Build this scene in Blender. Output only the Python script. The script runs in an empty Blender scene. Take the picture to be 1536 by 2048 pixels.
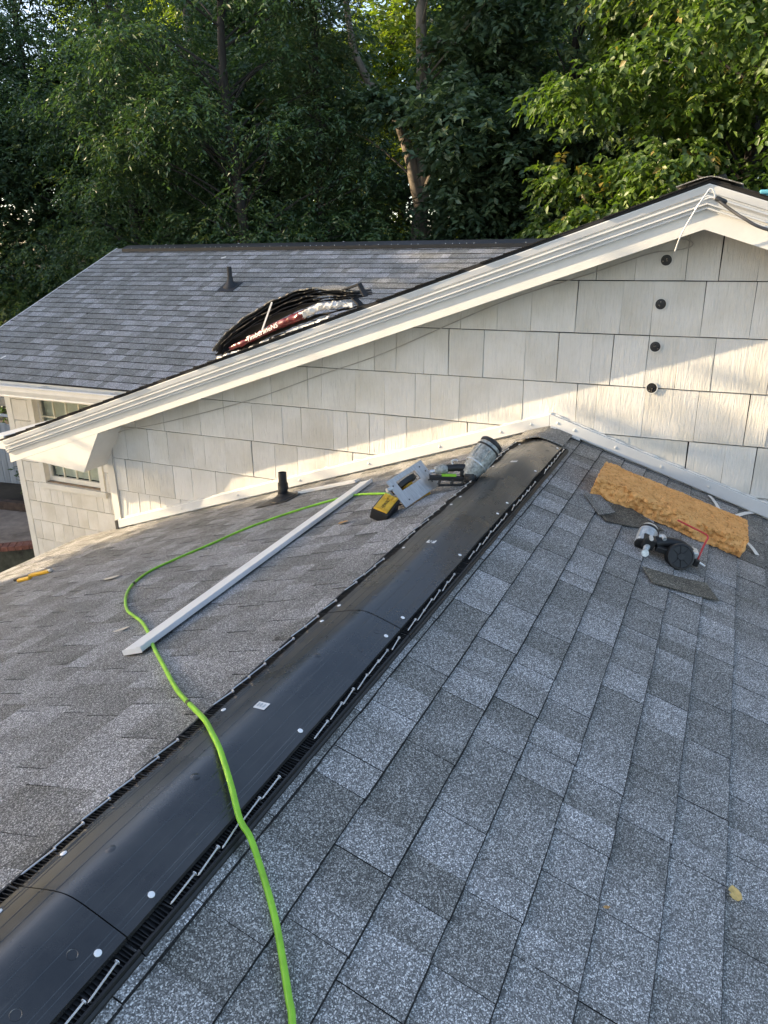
import bpy, bmesh, math, random
import numpy as np
from mathutils import Vector, Matrix

RNG = random.Random(7)
NP = np.random.default_rng(11)
scene = bpy.context.scene
COL = scene.collection

# ------------------------------------------------------------------ camera, sky, sun, exposure
cam_d = bpy.data.cameras.new("camera"); cam = bpy.data.objects.new("camera", cam_d); COL.objects.link(cam)
RIGHT = Vector((0.906731, 0.421463, -0.014415)); DOWN = Vector((0.132719, -0.317642, -0.938877)); FWD = Vector((-0.400281, 0.849396, -0.343951))
cm = Matrix((RIGHT, -DOWN, -FWD)).transposed().to_4x4(); cm.translation = Vector((0.9926, -4.65, 1.1352))
cam.matrix_world = cm
cam_d.sensor_fit = 'VERTICAL'; cam_d.sensor_height = 36.0; cam_d.lens = 1465.94 / 2048 * 36.0
cam_d.clip_start = 0.05; cam_d.clip_end = 600
scene.camera = cam

SUN = Vector((-1.11, -0.28, 0.34)).normalized()          # towards the sun: low, from the left
EL = math.asin(SUN.z); AZ = math.atan2(SUN.x, SUN.y)
w = bpy.data.worlds.new("World"); scene.world = w; w.use_nodes = True
wn = w.node_tree.nodes; wl = w.node_tree.links
bg = wn["Background"]
sky = wn.new("ShaderNodeTexSky"); sky.sky_type = 'NISHITA'; sky.sun_disc = False
sky.sun_elevation = EL; sky.sun_rotation = AZ
sky.air_density = 0.65; sky.dust_density = 1.2; sky.ozone_density = 0.6
wl.new(sky.outputs[0], bg.inputs[0]); bg.inputs[1].default_value = 0.13
sd = bpy.data.lights.new("sun", 'SUN'); sd.energy = 2.8; sd.angle = math.radians(0.5); sd.color = (1.0, 0.84, 0.62)
so = bpy.data.objects.new("sun", sd); COL.objects.link(so)
so.rotation_euler = (-SUN).to_track_quat('-Z', 'Y').to_euler(); so.location = (-20, -5, 12)
scene.view_settings.view_transform = 'Standard'; scene.view_settings.look = 'None'
scene.view_settings.exposure = 2.08; scene.view_settings.gamma = 1.0
scene.view_settings.use_curve_mapping = False
scene.view_settings.use_white_balance = True; scene.view_settings.white_balance_temperature = 7350; scene.view_settings.white_balance_tint = 10
scene.cycles.max_bounces = 6; scene.cycles.diffuse_bounces = 3; scene.cycles.transmission_bounces = 4
scene.cycles.use_denoising = True

# ------------------------------------------------------------------ materials
def new_mat(name):
    m = bpy.data.materials.new(name); m.use_nodes = True
    nt = m.node_tree; b = nt.nodes["Principled BSDF"]
    return m, nt, b

def N(nt, t, **kw):
    n = nt.nodes.new(t)
    for k, v in kw.items():
        if k in n.inputs: n.inputs[k].default_value = v
        else: setattr(n, k, v)
    return n

def ramp(nt, stops, interp='LINEAR'):
    r = nt.nodes.new("ShaderNodeValToRGB"); e = r.color_ramp.elements; r.color_ramp.interpolation = interp
    while len(e) < len(stops): e.new(0.5)
    for el, (p, c) in zip(e, stops):
        el.position = p; el.color = (c[0], c[1], c[2], 1) if hasattr(c, '__len__') else (c, c, c, 1)
    return r

def mul(nt, a, b, fac=1.0, mode='MULTIPLY'):
    m = nt.nodes.new("ShaderNodeMix"); m.data_type = 'RGBA'; m.blend_type = mode
    m.inputs[0].default_value = fac
    for i, s in ((6, a), (7, b)):
        if hasattr(s, 'is_linked'): nt.links.new(s, m.inputs[i])
        else: m.inputs[i].default_value = (*s, 1)
    return m.outputs[2]

def plain(name, col, rough=0.6, metal=0.0, var=0.12, vscale=9.0, bump=0.0, bscale=60.0, spec=0.5, stretch=(1, 1, 1)):
    """paint / plastic / metal with a little large-scale wear and fine relief"""
    m, nt, b = new_mat(name)
    tc = N(nt, "ShaderNodeTexCoord"); mp = N(nt, "ShaderNodeMapping"); mp.inputs['Scale'].default_value = stretch
    oi = N(nt, "ShaderNodeObjectInfo")
    nt.links.new(tc.outputs['Object'], mp.inputs[0])
    mo = N(nt, "ShaderNodeVectorMath", operation='SCALE'); mo.inputs['Scale'].default_value = 30.0
    cx = N(nt, "ShaderNodeCombineXYZ"); nt.links.new(oi.outputs['Random'], cx.inputs[0]); nt.links.new(oi.outputs['Random'], cx.inputs[2])
    nt.links.new(cx.outputs[0], mo.inputs[0]); nt.links.new(mo.outputs[0], mp.inputs['Location'])
    n1 = N(nt, "ShaderNodeTexNoise", Scale=vscale, Detail=6.0, Roughness=0.65); nt.links.new(mp.outputs[0], n1.inputs[0])
    r = ramp(nt, [(0.3, 1 - var * 1.6), (0.7, 1 + var * 0.6)]); nt.links.new(n1.outputs[0], r.inputs[0])
    nt.links.new(mul(nt, col, r.outputs[0]), b.inputs['Base Color'])
    b.inputs['Roughness'].default_value = rough; b.inputs['Metallic'].default_value = metal
    b.inputs['Specular IOR Level'].default_value = spec
    if bump:
        n2 = N(nt, "ShaderNodeTexNoise", Scale=bscale, Detail=4.0); nt.links.new(mp.outputs[0], n2.inputs[0])
        bp = N(nt, "ShaderNodeBump", Strength=bump, Distance=0.004); nt.links.new(n2.outputs[0], bp.inputs['Height'])
        nt.links.new(bp.outputs[0], b.inputs['Normal'])
    return m

def shingle_mat(name, lo, mid, hi, gran=430.0, contrast=0.9):
    m, nt, b = new_mat(name)
    tc = N(nt, "ShaderNodeTexCoord"); oi = N(nt, "ShaderNodeObjectInfo")
    cx = N(nt, "ShaderNodeCombineXYZ")
    nt.links.new(oi.outputs['Random'], cx.inputs[0]); nt.links.new(oi.outputs['Random'], cx.inputs[1])
    sc = N(nt, "ShaderNodeVectorMath", operation='SCALE'); sc.inputs['Scale'].default_value = 57.0
    nt.links.new(cx.outputs[0], sc.inputs[0])
    ad = N(nt, "ShaderNodeVectorMath", operation='ADD'); nt.links.new(tc.outputs['Object'], ad.inputs[0]); nt.links.new(sc.outputs[0], ad.inputs[1])
    at = N(nt, "ShaderNodeAttribute"); at.attribute_name = "tone"
    # cloudy blend drop inside each tab
    nz = N(nt, "ShaderNodeTexNoise", Scale=7.0, Detail=3.0); nt.links.new(ad.outputs[0], nz.inputs[0])
    m1 = N(nt, "ShaderNodeMath", operation='MULTIPLY_ADD'); m1.inputs[1].default_value = 0.5; nt.links.new(nz.outputs[0], m1.inputs[0]); nt.links.new(at.outputs['Fac'], m1.inputs[2])
    m2 = N(nt, "ShaderNodeMath", operation='SUBTRACT'); m2.inputs[1].default_value = 0.25; nt.links.new(m1.outputs[0], m2.inputs[0])
    r = ramp(nt, [(0.0, (0.016, 0.016, 0.017)), (0.10, lo), (0.5, mid), (0.95, hi)]); nt.links.new(m2.outputs[0], r.inputs[0])
    # mineral granules
    vo = N(nt, "ShaderNodeTexVoronoi", Scale=gran); nt.links.new(ad.outputs[0], vo.inputs[0])
    sp = N(nt, "ShaderNodeSeparateColor"); nt.links.new(vo.outputs['Color'], sp.inputs[0])
    c = contrast
    gr = ramp(nt, [(0.0, 0.30 * c + (1 - c)), (0.38, 0.48 * c + (1 - c)), (0.55, 0.85), (0.76, 1.25 * c + (1 - c)), (0.90, 2.3 * c + (1 - c)), (1.0, 3.3 * c + (1 - c))])
    nt.links.new(sp.outputs[0], gr.inputs[0])
    nt.links.new(mul(nt, r.outputs[0], gr.outputs[0]), b.inputs['Base Color'])
    b.inputs['Roughness'].default_value = 0.85; b.inputs['Specular IOR Level'].default_value = 0.25
    bp = N(nt, "ShaderNodeBump", Strength=0.55, Distance=0.0025); nt.links.new(sp.outputs[1], bp.inputs['Height'])
    nt.links.new(bp.outputs[0], b.inputs['Normal'])
    return m

def siding_mat(name, col):
    m, nt, b = new_mat(name)
    tc = N(nt, "ShaderNodeTexCoord"); oi = N(nt, "ShaderNodeObjectInfo")
    cx = N(nt, "ShaderNodeCombineXYZ"); nt.links.new(oi.outputs['Random'], cx.inputs[1])
    sc = N(nt, "ShaderNodeVectorMath", operation='SCALE'); sc.inputs['Scale'].default_value = 40.0; nt.links.new(cx.outputs[0], sc.inputs[0])
    ad = N(nt, "ShaderNodeVectorMath", operation='ADD'); nt.links.new(tc.outputs['Object'], ad.inputs[0]); nt.links.new(sc.outputs[0], ad.inputs[1])
    mp = N(nt, "ShaderNodeMapping"); mp.inputs['Scale'].default_value = (1, 1, 0.09); nt.links.new(ad.outputs[0], mp.inputs[0])
    g = N(nt, "ShaderNodeTexNoise", Scale=85.0, Detail=5.0, Roughness=0.7, Distortion=0.7); nt.links.new(mp.outputs[0], g.inputs[0])
    mp2 = N(nt, "ShaderNodeMapping"); mp2.inputs['Scale'].default_value = (1, 1, 0.25); nt.links.new(ad.outputs[0], mp2.inputs[0])
    wv = N(nt, "ShaderNodeTexNoise", Scale=22.0, Detail=2.0, Distortion=1.6); nt.links.new(mp2.outputs[0], wv.inputs[0])
    mx = N(nt, "ShaderNodeMath", operation='MULTIPLY_ADD'); mx.inputs[1].default_value = 0.6; nt.links.new(wv.outputs[0], mx.inputs[0]); nt.links.new(g.outputs[0], mx.inputs[2])
    d = N(nt, "ShaderNodeTexNoise", Scale=3.0, Detail=6.0); nt.links.new(ad.outputs[0], d.inputs[0])
    dr = ramp(nt, [(0.28, (0.84, 0.82, 0.77)), (0.6, (1, 1, 1))]); nt.links.new(d.outputs[0], dr.inputs[0])
    gr = ramp(nt, [(0.25, 0.88), (0.48, 1.0)]); nt.links.new(g.outputs[0], gr.inputs[0])
    vr = ramp(nt, [(0.0, 0.92), (1.0, 1.03)]); nt.links.new(oi.outputs['Random'], vr.inputs[0])
    c = mul(nt, mul(nt, mul(nt, col, dr.outputs[0]), gr.outputs[0]), vr.outputs[0])
    nt.links.new(c, b.inputs['Base Color']); b.inputs['Roughness'].default_value = 0.55
    b.inputs['Specular IOR Level'].default_value = 0.35
    bp = N(nt, "ShaderNodeBump", Strength=0.8, Distance=0.007); nt.links.new(mx.outputs[0], bp.inputs['Height']); nt.links.new(bp.outputs[0], b.inputs['Normal'])
    return m

def leaf_mat(name, stops, trans=0.35, rough=0.5):
    m, nt, b = new_mat(name); nt.nodes.remove(b); out = nt.nodes["Material Output"]
    at = N(nt, "ShaderNodeAttribute"); at.attribute_name = "tone"
    r = ramp(nt, stops); nt.links.new(at.outputs['Fac'], r.inputs[0])
    df = N(nt, "ShaderNodeBsdfDiffuse"); nt.links.new(r.outputs[0], df.inputs[0])
    tr = N(nt, "ShaderNodeBsdfTranslucent"); nt.links.new(mul(nt, r.outputs[0], (1.1, 1.25, 0.6)), tr.inputs[0])
    gl = N(nt, "ShaderNodeBsdfGlossy", Roughness=rough); gl.inputs[0].default_value = (1, 1, 1, 1)
    a = N(nt, "ShaderNodeMixShader"); a.inputs[0].default_value = trans
    nt.links.new(df.outputs[0], a.inputs[1]); nt.links.new(tr.outputs[0], a.inputs[2])
    c = N(nt, "ShaderNodeMixShader"); c.inputs[0].default_value = 0.045
    nt.links.new(a.outputs[0], c.inputs[1]); nt.links.new(gl.outputs[0], c.inputs[2])
    nt.links.new(c.outputs[0], out.inputs[0])
    return m

M = {}
M['shingle'] = shingle_mat('charcoal_shingle', (0.156, 0.152, 0.137), (0.242, 0.237, 0.224), (0.352, 0.347, 0.340))
M['shingle_far'] = shingle_mat('charcoal_shingle_far', (0.172, 0.175, 0.164), (0.245, 0.248, 0.242), (0.335, 0.338, 0.345), gran=160.0, contrast=0.45)
M['shingle_back'] = plain('shingle_back', (0.025, 0.025, 0.027), 0.8, var=0.3, bump=0.4)
M['shingle_lit'] = plain('shingle_face_grey', (0.16, 0.16, 0.165), 0.9, var=0.3, vscale=60, bump=0.4)
M['shingle_edge'] = plain('asphalt_edge', (0.018, 0.018, 0.019), 0.85, var=0.3, bump=0.5)
M['old_shingle'] = shingle_mat('weathered_shingle', (0.10, 0.088, 0.070), (0.16, 0.145, 0.115), (0.22, 0.20, 0.165), gran=300.0, contrast=0.7)
M['siding'] = siding_mat('painted_shake', (0.70, 0.68, 0.63))
M['white'] = plain('white_paint', (0.66, 0.645, 0.595), 0.5, var=0.06, vscale=5, bump=0.25, bscale=40)
M['gutter'] = plain('white_metal', (0.66, 0.66, 0.64), 0.35, var=0.07, vscale=4)
M['pvc'] = plain('white_pvc', (0.82, 0.80, 0.76), 0.4, var=0.05, vscale=7)
M['caulk'] = plain('caulk', (0.68, 0.67, 0.63), 0.6, var=0.05, bump=0.4, bscale=90)
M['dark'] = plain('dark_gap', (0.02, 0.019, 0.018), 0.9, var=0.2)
M['rubber'] = plain('black_rubber', (0.022, 0.022, 0.024), 0.55, var=0.3, vscale=20, bump=0.2, bscale=80)
M['wood'] = plain('bare_wood', (0.33, 0.24, 0.16), 0.7, var=0.25, vscale=12, bump=0.3, stretch=(1, 1, 6))
M['steel'] = plain('brushed_steel', (0.62, 0.59, 0.55), 0.42, 0.75, var=0.18, vscale=14, bump=0.15, bscale=140, stretch=(1, 12, 1))
M['nail'] = plain('galvanised_nail', (0.74, 0.74, 0.74), 0.35, 0.7, var=0.1)
M['cap'] = plain('nail_cap_white', (0.86, 0.86, 0.85), 0.45, var=0.03)
M['yellow'] = plain('tool_yellow', (0.86, 0.46, 0.03), 0.45, var=0.18, vscale=30, bump=0.1)
M['toolblack'] = plain('tool_black', (0.013, 0.013, 0.013), 0.5, var=0.35, vscale=35, bump=0.15)
M['toolgrey'] = plain('worn_grey_green', (0.36, 0.37, 0.34), 0.45, 0.2, var=0.45, vscale=48, bump=0.3, bscale=70)
M['toolsilver'] = plain('cast_silver', (0.60, 0.62, 0.61), 0.35, 0.45, var=0.25, vscale=30, bump=0.2)
M['red'] = plain('red_plastic', (0.55, 0.035, 0.03), 0.35, var=0.15, vscale=20)
M['hose'] = plain('lime_hose', (0.27, 0.62, 0.04), 0.42, var=0.2, vscale=14)
M['hosemark'] = plain('hose_mark', (0.03, 0.05, 0.02), 0.6)
M['wrap_red'] = plain('wrapper_red', (0.13, 0.010, 0.016), 0.3, var=0.3, vscale=20, bump=0.3, bscale=30)
M['wrap_white'] = plain('wrapper_white', (0.60, 0.60, 0.59), 0.35, var=0.15, vscale=18, bump=0.5, bscale=26)
M['teal'] = plain('teal_plastic', (0.12, 0.42, 0.50), 0.4, var=0.1)
M['leafdead'] = plain('dead_leaf', (0.50, 0.27, 0.09), 0.7, var=0.3, vscale=60)
M['leaftan'] = plain('tan_leaf', (0.70, 0.47, 0.16), 0.7, var=0.25, vscale=60)
M['chip'] = plain('pale_chip', (0.62, 0.55, 0.43), 0.7, var=0.2)
M['bark'] = plain('bark', (0.27, 0.225, 0.18), 0.9, var=0.4, vscale=9, bump=1.0, bscale=16, stretch=(1, 1, 0.25))
M['bark_dark'] = plain('bark_dark', (0.05, 0.043, 0.036), 0.9, var=0.4, vscale=9, bump=0.9, bscale=18, stretch=(1, 1, 0.25))
M['concrete'] = plain('patio_concrete', (0.30, 0.25, 0.21), 0.85, var=0.35, vscale=2.4, bump=0.3, bscale=40)
M['moss'] = plain('mossy_concrete', (0.075, 0.08, 0.062), 0.9, var=0.5, vscale=5, bump=0.5, bscale=20)
M['brick'] = plain('red_brick', (0.24, 0.10, 0.075), 0.85, var=0.3, vscale=14, bump=0.4)
M['fence'] = plain('grey_board', (0.30, 0.33, 0.36), 0.75, var=0.25, vscale=6, bump=0.4, bscale=30, stretch=(1, 1, 0.15))
M['timber'] = plain('old_timber', (0.07, 0.045, 0.035), 0.9, var=0.4, vscale=8, bump=0.4)
M['beam'] = plain('tan_beam', (0.50, 0.40, 0.29), 0.7, var=0.15)
M['blind'] = plain('cream_blind', (0.60, 0.58, 0.46), 0.5, var=0.08)
M['soil'] = plain('forest_floor', (0.055, 0.042, 0.028), 0.95, var=0.6, vscale=0.8, bump=1.0, bscale=9)
M['cable'] = plain('black_cable', (0.03, 0.03, 0.03), 0.5)
M['coax'] = plain('painted_cable', (0.42, 0.40, 0.36), 0.5)

def foam_mat():
    m, nt, b = new_mat('amber_foam')
    tc = N(nt, "ShaderNodeTexCoord")
    n = N(nt, "ShaderNodeTexNoise", Scale=26.0, Detail=8.0, Roughness=0.7, Distortion=0.6); nt.links.new(tc.outputs['Object'], n.inputs[0])
    r = ramp(nt, [(0.30, (0.42, 0.18, 0.05)), (0.45, (0.74, 0.355, 0.11)), (0.75, (0.88, 0.49, 0.19))]); nt.links.new(n.outputs[0], r.inputs[0])
    po = N(nt, "ShaderNodeTexVoronoi", Scale=70.0); nt.links.new(tc.outputs['Object'], po.inputs[0])
    pr = ramp(nt, [(0.10, (0.50, 0.36, 0.24)), (0.30, (1, 1, 1))]); nt.links.new(po.outputs['Distance'], pr.inputs[0])
    nt.links.new(mul(nt, r.outputs[0], pr.outputs[0]), b.inputs['Base Color']); b.inputs['Roughness'].default_value = 0.8
    v = N(nt, "ShaderNodeTexNoise", Scale=110.0, Detail=6.0); nt.links.new(tc.outputs['Object'], v.inputs[0])
    bp = N(nt, "ShaderNodeBump", Strength=1.0, Distance=0.009); nt.links.new(v.outputs[0], bp.inputs['Height']); nt.links.new(bp.outputs[0], b.inputs['Normal'])
    return m
M['foam'] = foam_mat()

def vent_mat():
    m, nt, b = new_mat('black_vent_plastic')
    tc = N(nt, "ShaderNodeTexCoord")
    # long moulding lines run along the strip, dust and scuffs cross it
    sx = N(nt, "ShaderNodeSeparateXYZ"); nt.links.new(tc.outputs['Object'], sx.inputs[0])
    sc = N(nt, "ShaderNodeTexNoise", Scale=4.0, Detail=8.0, Roughness=0.7); nt.links.new(tc.outputs['Object'], sc.inputs[0])
    mp = N(nt, "ShaderNodeMapping"); mp.inputs['Scale'].default_value = (60, 2.0, 8); nt.links.new(tc.outputs['Object'], mp.inputs[0])
    s2 = N(nt, "ShaderNodeTexNoise", Scale=1.0, Detail=6.0, Roughness=0.8); nt.links.new(mp.outputs[0], s2.inputs[0])
    r = ramp(nt, [(0.35, (0.014, 0.014, 0.014)), (0.75, (0.038, 0.037, 0.035))]); nt.links.new(sc.outputs[0], r.inputs[0])
    s2r = ramp(nt, [(0.56, (0, 0, 0)), (0.80, (0.09, 0.087, 0.08))]); nt.links.new(s2.outputs[0], s2r.inputs[0])
    nt.links.new(mul(nt, r.outputs[0], s2r.outputs[0], 0.6, 'ADD'), b.inputs['Base Color'])
    rr = ramp(nt, [(0.3, 0.20), (0.7, 0.38)]); nt.links.new(sc.outputs[0], rr.inputs[0]); nt.links.new(rr.outputs[0], b.inputs['Roughness'])
    b.inputs['Specular IOR Level'].default_value = 1.0
    bp = N(nt, "ShaderNodeBump", Strength=0.12, Distance=0.002); nt.links.new(s2.outputs[0], bp.inputs['Height']); nt.links.new(bp.outputs[0], b.inputs['Normal'])
    return m
M['vent'] = vent_mat()

def glass_mat():
    m, nt, b = new_mat('window_glass')
    b.inputs['Base Color'].default_value = (0.9, 0.95, 0.93, 1); b.inputs['Roughness'].default_value = 0.03
    b.inputs['Transmission Weight'].default_value = 1.0; b.inputs['IOR'].default_value = 1.1
    return m
M['glass'] = glass_mat()

# ------------------------------------------------------------------ mesh helpers
def mesh(name, verts, faces, smooth=False):
    me = bpy.data.meshes.new(name); me.from_pydata([tuple(v) for v in verts], [], faces); me.update()
    if smooth:
        me.polygons.foreach_set('use_smooth', [True] * len(me.polygons))
    return me

def link(name, me, mat=None, parent=None):
    o = bpy.data.objects.new(name, me); COL.objects.link(o)
    if mat is not None and not me.materials: me.materials.append(M[mat] if isinstance(mat, str) else mat)
    if parent is not None: o.parent = parent
    return o

def tag(o, label=None, cat=None, group=None, kind=None):
    for k, v in (('label', label), ('category', cat), ('group', group), ('kind', kind)):
        if v: o[k] = v
    return o

def empty(name, loc=(0, 0, 0)):
    o = bpy.data.objects.new(name, None); COL.objects.link(o); o.location = loc; o.empty_display_size = 0.2
    return o

def child(o, root):
    """parent while keeping the part's world placement (roots are only translated)"""
    o.parent = root; o.matrix_parent_inverse = Matrix.Translation(-Vector(root.location)); return o

class MB:
    def __init__(s): s.v = []; s.f = []
    def add(s, vs, fs):
        k = len(s.v); s.v += [tuple(v) for v in vs]; s.f += [tuple(i + k for i in f) for f in fs]; return s
    def box(s, x0, x1, y0, y1, z0, z1, mx=None):
        vs = [Vector(p) for p in ((x0, y0, z0), (x1, y0, z0), (x1, y1, z0), (x0, y1, z0), (x0, y0, z1), (x1, y0, z1), (x1, y1, z1), (x0, y1, z1))]
        if mx is not None: vs = [mx @ p for p in vs]
        return s.add(vs, [(0, 3, 2, 1), (4, 5, 6, 7), (0, 1, 5, 4), (1, 2, 6, 5), (2, 3, 7, 6), (3, 0, 4, 7)])
    def bar(s, a, b, wd, h, up=Vector((0, 0, 1))):
        a = Vector(a); b = Vector(b); d = (b - a).normalized(); sd_ = d.cross(up).normalized(); u = sd_.cross(d)
        vs = [p + sd_ * i * wd / 2 + u * j * h / 2 for p in (a, b) for i, j in ((-1, -1), (1, -1), (1, 1), (-1, 1))]
        return s.add(vs, [(0, 1, 2, 3), (7, 6, 5, 4), (0, 4, 5, 1), (1, 5, 6, 2), (2, 6, 7, 3), (3, 7, 4, 0)])
    def tube(s, pts, rad, sides=8, cap=True):
        pts = [Vector(p) for p in pts]; n = len(pts)
        rad = rad if hasattr(rad, '__len__') else [rad] * n
        k = len(s.v); prev = None
        for i, p in enumerate(pts):
            t = (pts[min(i + 1, n - 1)] - pts[max(i - 1, 0)]).normalized()
            if prev is None:
                ref = Vector((0, 0, 1)) if abs(t.z) < 0.9 else Vector((1, 0, 0)); u = t.cross(ref).normalized()
            else:
                u = (prev - t * prev.dot(t)).normalized()
            prev = u; v = t.cross(u)
            for j in range(sides):
                a = 2 * math.pi * j / sides; s.v.append(tuple(p + (u * math.cos(a) + v * math.sin(a)) * rad[i]))
        for i in range(n - 1):
            for j in range(sides):
                a = k + i * sides + j; b_ = k + i * sides + (j + 1) % sides
                s.f.append((a, b_, b_ + sides, a + sides))
        if cap:
            s.f.append(tuple(k + j for j in reversed(range(sides)))); s.f.append(tuple(k + (n - 1) * sides + j for j in range(sides)))
        return s
    def prism(s, poly, d):
        """closed polygon (3D points) swept by vector d"""
        n = len(poly); d = Vector(d); vs = [Vector(p) for p in poly] + [Vector(p) + d for p in poly]
        return s.add(vs, [tuple(range(n))[::-1], tuple(range(n, 2 * n))] + [(i, (i + 1) % n, n + (i + 1) % n, n + i) for i in range(n)])
    def lathe(s, prof, seg=20, mx=None):
        k = len(s.v)
        for r, z in prof:
            for j in range(seg):
                a = 2 * math.pi * j / seg; p = Vector((r * math.cos(a), r * math.sin(a), z))
                s.v.append(tuple(mx @ p if mx is not None else p))
        for i in range(len(prof) - 1):
            for j in range(seg):
                a = k + i * seg + j; b_ = k + i * seg + (j + 1) % seg
                s.f.append((a, b_, b_ + seg, a + seg))
        s.f.append(tuple(k + j for j in reversed(range(seg)))); s.f.append(tuple(k + (len(prof) - 1) * seg + j for j in range(seg)))
        return s
    def build(s, name, mat, parent=None, smooth=False, bevel=0.0, keep=True, fix=True):
        me = mesh(name, s.v, s.f, False)
        if fix or bevel:
            bm = bmesh.new(); bm.from_mesh(me)
            if bevel:
                bmesh.ops.bevel(bm, geom=[e for e in bm.edges if len(e.link_faces) == 2 and e.calc_face_angle(0) > 0.5], offset=bevel, segments=2, affect='EDGES', profile=0.5)
            bmesh.ops.recalc_face_normals(bm, faces=bm.faces); bm.to_mesh(me); bm.free()
        if smooth: 
            me.polygons.foreach_set('use_smooth', [True] * len(me.polygons))
            me.set_sharp_from_angle(angle=math.radians(40))
        o = link(name, me, mat)
        if parent is not None: child(o, parent)
        return o

def smooth_path(pts, n=8):
    """Catmull-Rom through 3D points"""
    P = [Vector(p) for p in pts]; P = [P[0] * 2 - P[1]] + P + [P[-1] * 2 - P[-2]]; out = []
    for i in range(1, len(P) - 2):
        for k in range(n):
            t = k / n; a, b, c, d = P[i - 1:i + 3]
            out.append(0.5 * ((2 * b) + (c - a) * t + (2 * a - 5 * b + 4 * c - d) * t * t + (3 * b - a - 3 * c + d) * t ** 3))
    out.append(P[-2]); return out

def frame(o, x, y, z):
    m = Matrix((Vector(x), Vector(y), Vector(z))).transposed().to_4x4(); m.translation = Vector(o); return m

CA = 3 / math.sqrt(10); SA = 1 / math.sqrt(10)          # 4:12 pitch of the near and the gable roof
CC = 12 / 13; SC = 5 / 13                                # 5:12 pitch of the rear roof
GROUND = -3.9

# ------------------------------------------------------------------ shingles: laminated strips, shared meshes
EXP = 0.143
def shingle_mesh(length, seed, dark=0.0, spread=1.0, thick=1.0, lip=0.0062, grad=1.0):
    r = random.Random(seed); v = []; f = []; tone = []
    def slab(x0, x1, y0, y1, zb, zt, z_up, t0, t1):
        k = len(v)
        jy = r.uniform(-0.0012, 0.0012)
        for (x, t) in ((x0, t0), (x1, t1)):
            zm = zt + (z_up - zt) * 0.112 / y1
            v.extend([(x, y0 + jy, zt), (x, 0.112, zm), (x, y1, z_up)]); tone.extend([t, t, t - 0.22])
        for x in (x0, x1):
            v.extend([(x, y0 + jy - lip, zb), (x, y0 + jy, zt), (x, y1, z_up)]); tone.extend([-2.0, -2.0, -2.0])
        f.extend([(k, k + 3, k + 4, k + 1), (k + 1, k + 4, k + 5, k + 2), (k + 6, k + 9, k + 10, k + 7), (k + 6, k + 7, k + 8), (k + 9, k + 11, k + 10)])
    x = 0.0; raised = r.random() < 0.5
    while x < length - 1e-6:
        wd = r.choice((0.09, 0.11, 0.13, 0.15, 0.17, 0.2)) * r.uniform(0.9, 1.1)
        if length - (x + wd) < 0.07: wd = length - x
        base = r.choice((0.12, 0.25, 0.3, 0.42, 0.5, 0.6, 0.72, 0.85)) - dark
        g = r.choice((-0.42, -0.28, 0.0, 0.0, 0.22, 0.45))
        base = max(0.22, 0.52 + (base - 0.5) * spread) if grad < 0.5 else 0.52 + (base - 0.5) * spread; g *= spread * grad
        x1 = x + wd
        if raised:
            slab(x + 0.0006, x1 - 0.0006, 0.0, EXP + 0.03, -0.002, 0.0085 * thick, 0.0012, base - g / 2, base + g / 2)
        else:
            slab(x, x1, 0.0006, EXP + 0.03, -0.002, 0.0068 * thick, 0.0004, base - g / 2, base + g / 2)
        raised = not raised if r.random() < 0.85 else raised
        x = x1
    me = mesh("shingle", v, f); a = me.attributes.new("tone", 'FLOAT', 'POINT'); a.data.foreach_set('value', tone)
    return me

LENS = (0.25, 0.5, 0.75, 1.0)
def shingle_set(mat, seed, per=7, dark=0.0, spread=1.0, thick=1.0, lip=0.0062, grad=1.0):
    d = {}
    for L in LENS:
        d[L] = []
        for k in range(per if L == 1.0 else 3):
            me = shingle_mesh(L, seed * 1000 + int(L * 100) + k * 7, dark, spread, thick, lip, grad); me.materials.append(M[mat]); d[L].append(me)
    return d
SETA = shingle_set('shingle', 3, 12, 0.0, 0.66); SETL = shingle_set('shingle', 4, 10, 0.0, 0.7, 1.15); SETC = shingle_set('shingle_far', 5, 10, 0.0, 1.1, 1.15, 0.008, 0.3)

def lay_course(root, meshes, origin, X, Y, Z, total, rnd, lens0=None, skip=None):
    """one course of shingles from origin along X, butt edge at origin, up-slope = Y"""
    pos = 0.0; L = lens0 if lens0 else rnd.choice(LENS)
    X = Vector(X); out = []
    while pos < total - 1e-6:
        rest = total - pos
        if rest < L - 1e-6:
            L = max([l for l in LENS if l <= rest + 0.13] or [0.25])
        p = Vector(origin) + X * pos
        if not (skip and skip(p, L)):
            me = rnd.choice(meshes[L]); o = bpy.data.objects.new("shingle", me); COL.objects.link(o)
            dz = rnd.uniform(0, 0.0008); dy = rnd.uniform(-0.0010, 0.0010)
            mw = frame(p + Vector(Y) * dy + Vector(Z) * dz, X, Y, Z)
            sx = min(1.0, rest / L) if rest < L else 1.0
            o.matrix_world = mw @ Matrix.Diagonal((sx * 0.9985, 1, 1, 1))
            m2 = o.matrix_world.copy(); o.parent = root; o.matrix_parent_inverse = Matrix.Translation(-Vector(root.location)); o.matrix_basis = m2
            out.append(o)
        pos += L; L = 1.0
    return out

# ------------------------------------------------------------------ setting: ground, patio
gm = MB(); n = 40
gx = np.linspace(-160, 160, n); gy = np.linspace(-60, 220, n)
for j in range(n):
    for i in range(n):
        gm.v.append((gx[i], gy[j], GROUND + (0.02 * max(0, gy[j] - 12)) + 0.15 * math.sin(gx[i] * 0.31) * math.cos(gy[j] * 0.23) * (1 if gy[j] > 14 else 0)))
for j in range(n - 1):
    for i in range(n - 1): gm.f.append((j * n + i, j * n + i + 1, (j + 1) * n + i + 1, (j + 1) * n + i))
g = gm.build('ground', 'soil', smooth=True); g['kind'] = 'structure'

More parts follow.
